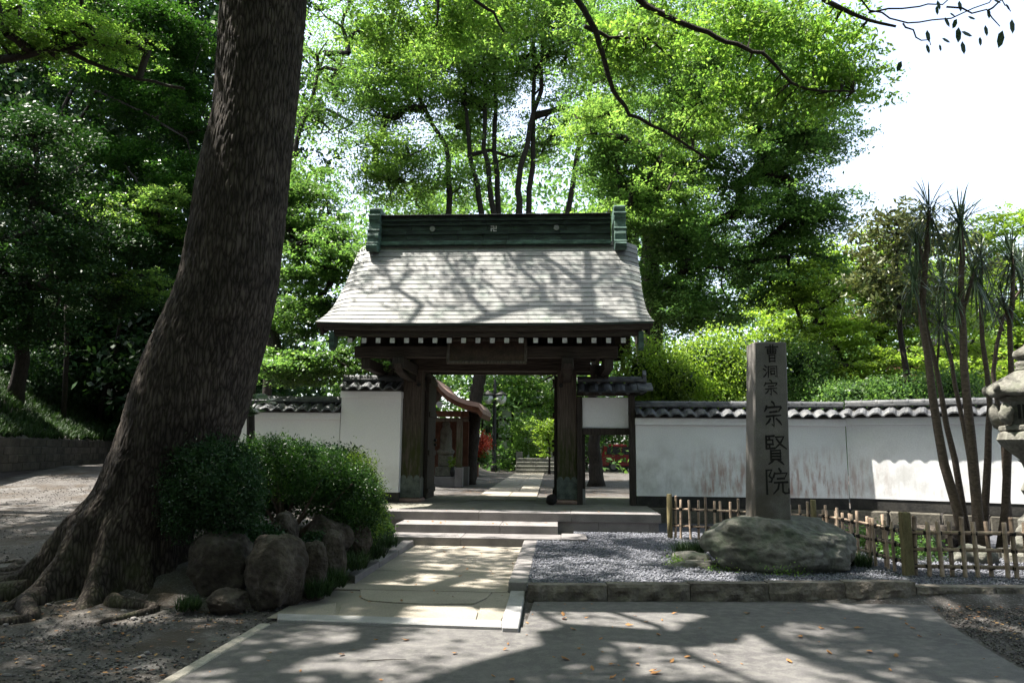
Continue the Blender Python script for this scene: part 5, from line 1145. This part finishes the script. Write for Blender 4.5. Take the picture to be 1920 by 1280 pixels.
# fan palm in the shade
def fan(c, yawz, tilt, L, n, w_, m='blade'):
    V = []; Fs = []
    for i in range(n):
        a = -1.35 + 2.7 * i / (n - 1); d = Vector((math.sin(a), 0, math.cos(a))) * L; s = Vector((math.cos(a), 0, -math.sin(a))) * w_; k = len(V)
        V += [Vector((0, 0, 0)), d * .5 + s + Vector((0, .02, 0)), d + Vector((0, .12 * L, -.1 * L)), d * .5 - s]; Fs.append((k, k + 1, k + 2, k + 3))
    MX = Matrix.Translation(c) @ Matrix.Rotation(yawz, 4, 'Z') @ Matrix.Rotation(tilt, 4, 'X')
    return [MX @ v for v in V], Fs
def palm(label, base, crown, n, L, seed):
    rs = random.Random(seed); t = thing('fan_palm', label, 'palm', base, None); MB().tube([base, Vector(base).lerp(Vector(crown), .5) + Vector((.05, 0, 0)), crown], [.09, .08, .07], 8).build('trunk', 'bark2', t, smooth=True)
    for i in range(n):
        a = 2 * PI * i / n + rs.random(); el = rs.uniform(-.2, 1.0); e = Vector(crown) + Vector((math.cos(a) * math.cos(el), math.sin(a) * math.cos(el), math.sin(el))) * L * .9
        MB().tube([Vector(crown), Vector(crown).lerp(e, .5) + Vector((0, 0, .05)), e], [.012, .01, .008], 4).build('leaf_stalk', 'grass', t)
        V, Fs = fan(e, a - PI / 2, -PI / 2 + el - .3, L * .8, 22, .02); MB().add(V, Fs).build('fan_leaf', 'blade', t)
palm('fan palm with pale shining leaves in the dark shade on the left', onhill(118, 24.5), AY(125, 560, 23.5), 11, .8, 3)
palm('small fan palm with a drooping leaf between the trunk and the wall coping', Vector((AY(470, 800, 12.8).x, 12.8, .45)), AY(470, 770, 12.8), 8, .32, 5)
# right side behind the wall
def shrub(label, base, blobs, n, m, size, group=None, cat='bush', name='shrub', tufts=120, tr=.12):
    t = thing(name, label, cat, base, group)
    foliage('leaves', None, None, blobs, n, m, size, t, tufts=tufts, tr=tr, fuzz=.07, up=.3)
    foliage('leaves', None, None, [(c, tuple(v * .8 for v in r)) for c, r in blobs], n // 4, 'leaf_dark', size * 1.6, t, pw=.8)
    b = Vector(base)
    for k in range(6):
        e = Vector(blobs[k % len(blobs)][0]); MB().tube([b + Vector((random.uniform(-.1, .1), 0, 0)), b.lerp(e, .5) + Vector((random.uniform(-.2, .2), 0, 0)), e], [.035, .025, .01], 5).build('stem', 'bark2', t)
gx = lambda x, Y: (AY(x, 800, Y).x, Y, .5)
shrub('rounded light green shrub above the wall, nearest the gate', gx(1240, 17.5), [bl(1225, 700, 17.5, 60, 52), bl(1270, 720, 17.3, 50, 42), bl(1240, 770, 17.5, 60, 40)], 16000, 'leaf_yellow', .034, 'light green shrubs behind the wall')
shrub('rounded light green shrub above the wall, left of the stone pillar top', gx(1345, 18), [bl(1330, 685, 18, 64, 56), bl(1380, 705, 17.8, 50, 46), bl(1340, 760, 18, 70, 45)], 18000, 'leaf_yellow', .034, 'light green shrubs behind the wall')
shrub('dark green shrub in the gap right of the stone pillar', gx(1500, 19.5), [bl(1505, 700, 19.5, 44, 52), bl(1530, 745, 19.5, 60, 36)], 9000, 'leaf_mid', .04)
shrub('low mid green shrub just above the wall bend', gx(1640, 17.5), [bl(1600, 745, 17.5, 60, 26), bl(1680, 740, 17.5, 70, 30), bl(1780, 735, 17.5, 60, 30)], 12000, 'leaf_mid', .034)
tree('yellow green spring tree with arching sprays behind the wall bend', gx(1640, 21), [cp(1560, 620, 20.5, 80, 45, 30), cp(1530, 540, 21, 60, 50, 22), cp(1640, 590, 21, 90, 60, 36), cp(1680, 690, 20, 90, 35, 28), cp(1590, 700, 20, 70, 30, 20), cp(1760, 640, 21, 90, 60, 34), cp(1740, 540, 22, 90, 50, 24)],
     .18, 'leaf_yellow', 260, .048, .38, .35, 21, hole=.22)
tree('olive broad leaved tree rising behind the cabbage tree stems', gx(1690, 17), [cp(1680, 440, 17, 60, 50, 22), cp(1650, 520, 17, 50, 50, 18), cp(1730, 420, 17, 30, 40, 8), cp(1700, 560, 17, 60, 40, 16), cp(1780, 480, 17.2, 60, 60, 12)], .1, 'leaf_olive', 90, .07, .32, .6, 22, up=.2, hole=.15, asp=.38)
tree('sunny yellow tree at the right border beyond the lantern', gx(1900, 26), [cp(1900, 450, 26, 70, 60, 26), cp(1870, 560, 26, 80, 60, 30), cp(1930, 620, 25, 80, 60, 24), cp(1820, 600, 27, 60, 50, 20), cp(1800, 700, 25, 90, 40, 30)], .2, 'leaf_yellow', 240, .065, .5, .45, 23, hole=.15)
tree('pale distant tree filling the gap under the spreading branches', gx(1560, 34), [cp(1560, 520, 34, 60, 60, 30), cp(1640, 500, 34, 70, 45, 26), cp(1500, 600, 34, 80, 60, 30), cp(1700, 520, 36, 90, 60, 30)], .25, 'leaf_yellow', 200, .09, .8, .5, 24, hole=.1)
foliage('bare_twigs', 'pale flowering twigs among the yellow green sprays', 'shrub', [bl(1590, 615, 19, 55, 16)], 900, 'white', .025, fuzz=.1) if False else None
# woods round the place, beside and behind the viewer: they keep the skylight low as in the photograph
cs = []
for _ in range(1300):
    a_ = random.uniform(0, 2 * PI); r_ = random.uniform(17, 26); x_, y_ = r_ * math.cos(a_) * 1.05, 2 + r_ * math.sin(a_)
    if y_ > 4.5: continue
    cs.append((x_, y_, random.uniform(.5, 20)))
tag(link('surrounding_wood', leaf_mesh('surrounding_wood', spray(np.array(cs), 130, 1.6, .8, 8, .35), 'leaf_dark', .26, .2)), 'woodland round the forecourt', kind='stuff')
# the wood beyond: reads as one mass
cs = []
def skyline(x):
    xs_ = [-400, 420, 560, 640, 720, 800, 1150, 1300, 1500, 1620, 1750, 2300]; ys_ = [-500, -100, 240, 400, 360, 230, 200, 260, 480, 560, 520, 500]
    return np.interp(x, xs_, ys_)
rs = random.Random(5)
for _ in range(1500):
    x = rs.uniform(-500, 2300); Y = rs.uniform(42, 62); top_ = skyline(x) + 30
    y = top_ + (860 - top_) * rs.random() ** .75; cs.append(tuple(AY(x, y, Y)))
wood = leaf_mesh('distant_wood', spray(np.array(cs), 150, 1.5, .6, 8, .35), 'leaf_mid', .19, .4)
tag(link('distant_wood', wood), 'mass of woodland beyond the temple grounds', kind='stuff')
cs = []
for _ in range(1300):
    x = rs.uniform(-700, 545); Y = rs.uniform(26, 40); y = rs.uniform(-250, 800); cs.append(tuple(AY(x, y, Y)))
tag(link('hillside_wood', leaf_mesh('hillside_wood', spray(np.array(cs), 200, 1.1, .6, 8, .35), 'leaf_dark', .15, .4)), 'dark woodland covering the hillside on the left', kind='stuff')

# ================================================================== INNER YARD
yb = .47
def gp(x, y): return G(x, y, yb)
# shrine pavilion: roofed shelter over a stone statue
q = gp(866, 910); PX, PY = q.x, 23.5; k_ = PY / 1400
pv = thing('shrine_pavilion', 'small open shrine pavilion with curved copper roof left of the inner path', 'pavilion', (PX - .9, PY + .9, yb))
X = lambda x: AY(x, 850, PY).x; Z = lambda y: AY(860, y, PY).z
for yy_ in (PY, PY + 1.7):
    for xx_ in (X(855), X(855) - 1.75):
        box('post', 'redwood' if yy_ > PY else 'post', pv, xx_, xx_ + .18, yy_, yy_ + .18, Z(876), Z(785)); box('stone_pier', 'granite', pv, xx_ - .02, xx_ + .22, yy_ - .02, yy_ + .22, yb, Z(876) - .002, .01)
box('stone_floor', 'granite', pv, X(855) - 1.8, X(855) + .0, PY + .25, PY + 1.6, yb, yb + .3); box('back_wall', 'redwood', pv, X(855) - 1.6, X(855), PY + 1.72, PY + 1.8, yb + .3, Z(785))
for z0, z1, m_ in ((Z(790), Z(783), 'post'), (Z(781), Z(770), 'redwood')): box('beam', m_, pv, X(855) - 1.95, X(868) + .15, PY + .02, PY + .16, z0, z1)
box('side_beam', 'redwood', pv, X(857), X(857) + .14, PY - .2, PY + 2.0, Z(781), Z(772))
rp = [(X(908), Z(768)), (X(900), Z(757)), (X(880), Z(753)), (X(860), Z(746)), (X(843), Z(737)), (X(830), Z(726)), (X(822), Z(715))]
mir = lambda p: (2 * X(815) - p[0], p[1])
full = rp + [mir(p) for p in rp[::-1]]
th_ = .14
MB().prism(full + [(x, z - th_) for x, z in full[::-1]], 'y', PY - .7, PY + 2.3).build('roof', 'rustwood', pv)
MB().prism([(x, z - th_ - .005) for x, z in full] + [(x * .96 + X(815) * .04, z - th_ - .14) for x, z in full[::-1]], 'y', PY - .6, PY + 2.2).build('bargeboard', 'redwood', pv)
MB().tube([(X(815) + .2, PY - .55, Z(760)), (X(815) + .2, PY - .5, Z(760))], .1, 12).build('gable_boss', 'granite_white', pv)
sx_ = X(828)
stt = thing('stone_pagoda', 'weathered stone monument standing inside the shrine pavilion', 'monument', (sx_, PY + .9, yb + .3))
MB().box(sx_ - .3, sx_ + .3, PY + .6, PY + 1.2, yb + .302, yb + .6).build('base', 'stone', stt, bevel=.02); MB().box(sx_ - .22, sx_ + .22, PY + .68, PY + 1.1, yb + .602, yb + 1.0).build('plinth', 'stone', stt, bevel=.03)
MB().lathe([(.26, yb + 1.0), (.3, yb + 1.1), (.2, yb + 1.2), (.19, yb + 1.75), (.12, yb + 1.9), (.13, yb + 2.0), (.02, yb + 2.15)], (sx_, PY + .88, 0), 12).build('figure', 'stone', stt, smooth=True)
vs_ = thing('flower_vase', 'dark vase with yellow flowers in front of the stone monument', 'vase', (X(845), PY + .5, yb + .3)); MB().lathe([(.06, 0), (.09, .15), (.05, .3), (.06, .34)], (X(845), PY + .5, yb + .3), 10).build('vase', 'black', vs_); foliage('flowers', None, None, [((X(845), PY + .5, yb + .78), (.13, .13, .13))], 160, 'leaf_yellow', .04, vs_)
# street lamp
q = gp(926, 884); LPx, LPy = q.x, q.y; s = LPy / 1400
lp_ = thing('lamp_post', 'black lamp post with twin frosted globes beside the inner path', 'street lamp', (LPx, LPy, yb))
H_ = (884 - 712) * s * 1.0
MB().lathe([(.18, 0), (.18, .3), (.13, .4), (.12, 1.2), (.1, H_ * .85), (.07, H_)], (LPx, LPy, yb), 10).build('pole', 'black', lp_, smooth=True)
for sd2 in (-1, 1):
    cx2 = LPx + sd2 * .36; zt2 = yb + H_ * .82
    MB().tube([(LPx, LPy, zt2 + .2), (LPx + sd2 * .1, LPy, zt2 + .62), (cx2, LPy, zt2 + .66), (cx2 + sd2 * .06, LPy, zt2 + .4), (cx2, LPy, zt2 + .2)], .025, 6).build('arm', 'black', lp_)
    MB().lathe([(.02, .3), (.12, .22), (.34, .06), (.34, .0)], (cx2, LPy, zt2), 14).build('cap', 'black', lp_); MB().lathe([(.27, .0), (.29, -.15), (.24, -.34), (.1, -.46), (.02, -.48)], (cx2, LPy, zt2 - .002), 14).build('globe', 'glass', lp_, smooth=True)
# dark trunks in the yard
def yardtree(label, pts, Y, r, crowns=None, m='leaf_mid', per=200, size=.08, spread=.7, seed=1):
    P_ = [AY(x, y, Y) for x, y in pts]; P_[0].z = yb - .05
    tree(label, P_[0], crowns, r, m, per, size, spread, .4, seed, trunks=[P_], wob=.12, hole=.15, bark='bark2')
yardtree('thick tree trunk seen through the side doorway beside the red van', [(1118, 905), (1114, 850), (1112, 780), (1112, 690), (1120, 560)], 25.5, .27, [cp(1120, 560, 27, 130, 70, 30), cp(1010, 590, 28, 120, 50, 24)], seed=32)
yardtree('slender dark tree leaning right behind the lamp post', [(938, 880), (975, 842), (1008, 806), (1040, 778), (1075, 740)], 46, .14, [cp(1000, 730, 46, 90, 36, 34), cp(1060, 760, 46, 50, 24, 12), cp(950, 745, 47, 50, 30, 18)], 'leaf_spring', 200, .075, .6, 33)
yardtree('bright young tree beside the far stone steps', [(1030, 872), (1030, 840), (1028, 810), (1025, 790)], 38, .06, [cp(1030, 815, 38, 26, 36, 20)], 'leaf_yellow', 160, .07, .4, 34)
foliage('shrub', 'rounded green shrub behind the lamp post', 'bush', [bl(972, 855, 44.5, 26, 24), bl(958, 864, 44.3, 14, 14), bl(989, 862, 44.5, 16, 14)], 3500, 'leaf_mid', .07, tufts=50, tr=.2)
foliage('shrub', 'pale green shrub behind the white notice post', 'bush', [bl(990, 815, 42, 24, 30)], 2500, 'leaf_spring', .08, tufts=40, tr=.2)
foliage('red_shrub', 'red leaved shrub at the edge of the yard', 'bush', [bl(897, 833, 34, 16, 13), bl(884, 840, 34, 10, 12)], 3000, 'leaf_red', .055, tufts=50, tr=.15)
foliage('shrub', 'dark shrub under the red leaved one', 'bush', [bl(900, 858, 34.3, 18, 10)], 1500, 'leaf_mid', .06)
q = gp(908, 872); MB().prism([(q.x - .28, yb), (q.x + .3, yb), (q.x + .34, yb + .5), (q.x + .28, yb + .58), (q.x - .24, yb + .56), (q.x - .3, yb + .3)], 'y', 33.0, 33.25).build('garden_stone', 'granite_white', bevel=.04); tag(bpy.data.objects['garden_stone'], 'pale upright stone in the yard under the red shrub', 'stone')
bx_ = thing('wooden_box', 'brown wooden box beside the pale upright stone', 'box', (AY(889, 850, 33).x, 33, yb)); xq = bx_.location.x
box('body', 'redwood', bx_, xq - .35, xq + .2, 32.8, 33.2, yb, yb + .55); box('lid', 'wood', bx_, xq - .38, xq + .23, 32.77, 33.23, yb + .552, yb + .62)
# far steps with end posts
fs_ = bpy.data.objects.new('far_steps', None); COL.objects.link(fs_); tag(fs_, kind='structure')
x0, x1 = AY(968, 870, 40).x, AY(1042, 870, 40).x
for i in range(4): box('step_block', 'stone', fs_, x0, (x0 + x1) / 2 - .003, 39.2 + .4 * i, 39.6 + .4 * i, yb, yb + .19 * (i + 1) - .01, .02); box('step_block', 'stone', fs_, (x0 + x1) / 2 + .003, x1, 39.2 + .4 * i, 39.6 + .4 * i, yb, yb + .19 * (i + 1) - .01, .02)
for x in (x0 + .1, x1 - .1): box('end_post', 'stone', fs_, x - .18, x + .18, 41.0, 41.3, yb, yb + 1.1, .02)
np_ = thing('notice_post', 'small white notice post with a little roof above the far steps', 'sign', (AY(990, 850, 42).x, 42, yb + .75)); xq = np_.location.x
box('post', 'white', np_, xq - .06, xq + .06, 41.95, 42.05, yb + .75, yb + 1.5); box('board', 'white', np_, xq - .3, xq + .3, 41.93, 42.0, yb + 1.5, yb + 1.85)
MB().prism([(xq - .42, yb + 1.85), (xq, yb + 2.05), (xq + .42, yb + 1.85)], 'y', 41.85, 42.1).build('roof', 'wood', np_)
# temple building far behind
bd = thing('temple_building', 'pale building with dark timbers far behind the inner yard', 'building', (AY(1010, 850, 52).x, 52, yb + .8)); bxx = bd.location.x
box('wall', 'plaster', bd, bxx - 4, bxx + 4.5, 52, 56, yb + .8, yb + 4.6)
for i in range(9): box('timber', 'wood', bd, bxx - 4 + i * 1.05, bxx - 3.85 + i * 1.05, 51.94, 51.998, yb + .8, yb + 4.6)
for z in (1.9, 3.2, 4.3): box('timber', 'wood', bd, bxx - 4, bxx + 4.5, 51.9, 51.935, yb + z, yb + z + .16)
for i in range(4): w_ = box('window', 'window', bd, bxx - 3.7 + i * 2.1, bxx - 2.9 + i * 2.1, 51.95, 51.997, yb + 2.2, yb + 3.1); box('sill', 'wood', w_, bxx - 3.75 + i * 2.1, bxx - 2.85 + i * 2.1, 51.88, 51.949, yb + 2.12, yb + 2.19)
MB().prism([(51.0, yb + 4.5), (54, yb + 6.2), (57, yb + 4.5), (57, yb + 4.7), (54, yb + 6.45), (51.0, yb + 4.7)], 'x', bxx - 5, bxx + 5.4).build('roof', 'tile', bd)
sw = thing('stone_wall', 'rough stone wall below the far building', 'wall', (bxx, 50.5, yb))
for r_ in range(4):
    for i in range(12):
        w2 = .5; x = bxx - 3 + i * .52 + (.25 if r_ % 2 else 0); box('stone', 'stone', sw, x, x + w2 - .02, 50.3 + random.uniform(-.05, .05), 50.8, yb + .3 * r_, yb + .3 * r_ + .28, .04)
# red van seen through the side doorway
vx, vy = AY(1126, 860, 44).x, 44.0
van = thing('red_van', 'red van parked beyond the side doorway', 'van', (vx + 1.8, vy + .8, yb))
pf = [(0, .3), (0, .62), (.06, .85), (.22, 1.45), (.34, 1.56), (2.6, 1.58), (2.85, 1.5), (3.3, .98), (3.75, .86), (3.85, .6), (3.85, .3)]
MB().prism([(vx + x, yb + z) for x, z in pf], 'y', vy, vy + 1.6).build('body', 'red', van, bevel=.05)
for a_, b_ in ((.35, 1.15), (1.22, 2.0), (2.08, 2.85)):
    MB().prism([(vx + a_, yb + .98), (vx + b_ + (.25 if b_ > 2.5 else 0), yb + .98), (vx + b_ - (.1 if b_ > 2.5 else 0), yb + 1.42), (vx + a_ + .05, yb + 1.42)], 'y', vy - .015, vy - .003).build('side_window', 'window', van)
for x in (.75, 3.1):
    wh = MB().tube([(vx + x, vy - .02, yb + .3), (vx + x, vy + .2, yb + .3)], .3, 18).build('wheel', 'rubber', van); MB().tube([(vx + x, vy - .035, yb + .3), (vx + x, vy - .021, yb + .3)], .18, 14).build('rim', 'steel', wh)
for x in (1.18, 2.04): box('door_seam', 'black', van, vx + x - .006, vx + x + .006, vy - .004, vy + .01, yb + .4, yb + 1.45, 0); 
for x in (1.1, 1.95): box('door_handle', 'black', van, vx + x - .12, vx + x, vy - .03, vy - .004, yb + .86, yb + .9, .004)
box('tail_light', 'fallen', van, vx - .012, vx + .04, vy + .02, vy + .16, yb + .75, yb + 1.05, .01); box('bumper', 'black', van, vx - .04, vx + 3.9, vy + .03, vy + 1.5, yb + .2, yb + .32, .02)
lf = thing('lattice_fence', 'dark lattice fence behind the red van', 'fence', (vx + 1, 47, yb))
for i in range(14): box('upright', 'wood', lf, vx - 1.5 + i * .4, vx - 1.44 + i * .4, 47, 47.05, yb, yb + 2.1, 0)
for z in (.4, 1.3, 1.7, 2.04): box('rail', 'wood', lf, vx - 1.5, vx + 4.0, 46.94, 46.995, yb + z, yb + z + .07, 0)
# reddish building glimpsed at right
rbd = thing('brick_building', 'reddish building glimpsed through the leaves behind the lantern', 'building', (AY(1880, 700, 38).x, 38, .5)); xq = rbd.location.x
box('wall', 'redwood', rbd, xq - 3, xq + 6, 38, 44, .5, 7.0); box('roof', 'granite', rbd, xq - 3.3, xq + 6.3, 37.7, 44.3, 7.002, 7.3)
for i in range(4):
    for j in range(2): w_ = box('window', 'window', rbd, xq - 2.4 + i * 2.1, xq - 1.2 + i * 2.1, 37.96, 37.998, 1.8 + j * 2.6, 3.1 + j * 2.6); box('frame', 'white', w_, xq - 1.83 + i * 2.1, xq - 1.77 + i * 2.1, 37.93, 37.959, 1.8 + j * 2.6, 3.1 + j * 2.6)
# dark round stone at the foot of the right post
o = link('door_stop', rock_mesh('door_stop', None, (.13, .12, .12), 'cord', 90, 3, .2)); o.location = (-.13, 16.2, .59); tag(o, 'small dark round stone at the foot of the right gate post', 'stone')
# ================================================================== FALLEN LEAVES AND TWIGS
LM = []
for i in range(5):
    a = .018 * (1 + .25 * i); V = [(-a, 0, .004), (-a * .3, a * .5, .012), (a * .4, a * .45, .006), (a, 0, .014), (a * .4, -a * .45, .010), (-a * .3, -a * .5, .004)]; me = bpy.data.meshes.new('fallen_leaf'); me.from_pydata(V, [], [(0, 1, 2, 3), (0, 3, 4, 5)]); me.materials.append(MT['fallen']); LM.append(me)
def fallen(x, y, z, s=1.0):
    o = link('fallen_leaf', random.choice(LM)); o.location = (x, y, z); o.rotation_euler = (random.uniform(-.2, .2), random.uniform(-.2, .2), random.uniform(0, 6.3)); o.scale = (s, s, s)
    tag(o, 'dry orange brown leaf fallen on the asphalt road or paving', 'leaf', 'dry leaves fallen on the road and path')
for x, y in ((1058, 1160), (1100, 1158), (1075, 1180), (1180, 1172), (1212, 1166), (1312, 1178), (1085, 1216), (1095, 1228), (1055, 1152), (1195, 1246), (1230, 1262), (1225, 1258), (1290, 1232), (1148, 1246), (1480, 1240), (1340, 1228), (1430, 1176), (1500, 1194), (1540, 1178), (1610, 1178), (1630, 1222), (1555, 1224), (1260, 1240), (1110, 1254), (1150, 1270), (1265, 1150), (1060, 1236), (760, 1200), (705, 1200), (640, 1228), (852, 1225), (600, 1168), (690, 1170), (952, 1208), (948, 1218), (1170, 1275), (960, 1276), (1380, 1200), (1680, 1230), (1725, 1194), (1400, 1150), (1235, 1190), (1700, 1170)): p = G(x, y, .014); fallen(p.x, p.y, .016, random.uniform(.8, 1.35))
for _ in range(70): x, y = random.uniform(-2.5, 3.6), random.uniform(5.3, 8.2); fallen(x, y, .016, random.uniform(.4, .8)) if not (x < -.3 and y > 7.1) else None
for _ in range(26): fallen(random.uniform(-2.3, -.6), random.uniform(7.4, 12.5), .042, random.uniform(.6, 1.1))
for _ in range(12): fallen(random.uniform(-2.7, -.1), random.uniform(13.35, 14.0), .323, random.uniform(.7, 1.2))
for _ in range(14): fallen(random.uniform(-3.2, 1.8), random.uniform(14.1, 15.4), .482, random.uniform(.7, 1.2))
n = 420; P = np.stack([rng.uniform(-6, -2.75, n), rng.uniform(4.5, 9, n)], 1); P = np.column_stack([P, [gz(a, b) + .012 for a, b in P]])
P2 = np.stack([rng.uniform(-3, 1.4, 900), rng.uniform(19.3, 38, 900)], 1); P2 = np.column_stack([P2, np.full(900, .495)])
P3 = np.stack([rng.uniform(3.9, 6, 300), rng.uniform(6, 8.6, 300)], 1); P3 = np.column_stack([P3, np.full(300, .02)])
tag(link('leaf_litter', leaf_mesh('leaf_litter', np.concatenate([P, P2, P3]), 'fallen', .022, .9)), 'dry leaf litter scattered on dirt and inner yard', kind='stuff')
tg = MB().tube([G(688, 1238, .02), G(720, 1236, .022), G(762, 1235, .02)], [.003, .004, .002], 5).build('twig', 'bark2'); tag(tg, 'thin dry twig lying on the asphalt below the path', 'twig')
for k in range(22):
    x, y = random.uniform(-5.2, -2.8), random.uniform(5.0, 7.6); o = link('pebble', rock_mesh('pebble', None, (random.uniform(.02, .04), random.uniform(.015, .03), .014), 'granite', k, 2, .2)); o.location = (x, y, gz(x, y) + .01); tag(o, 'small loose stone lying on the dirt by the roots', 'stone', 'loose stones on the dirt by the roots')
del roof
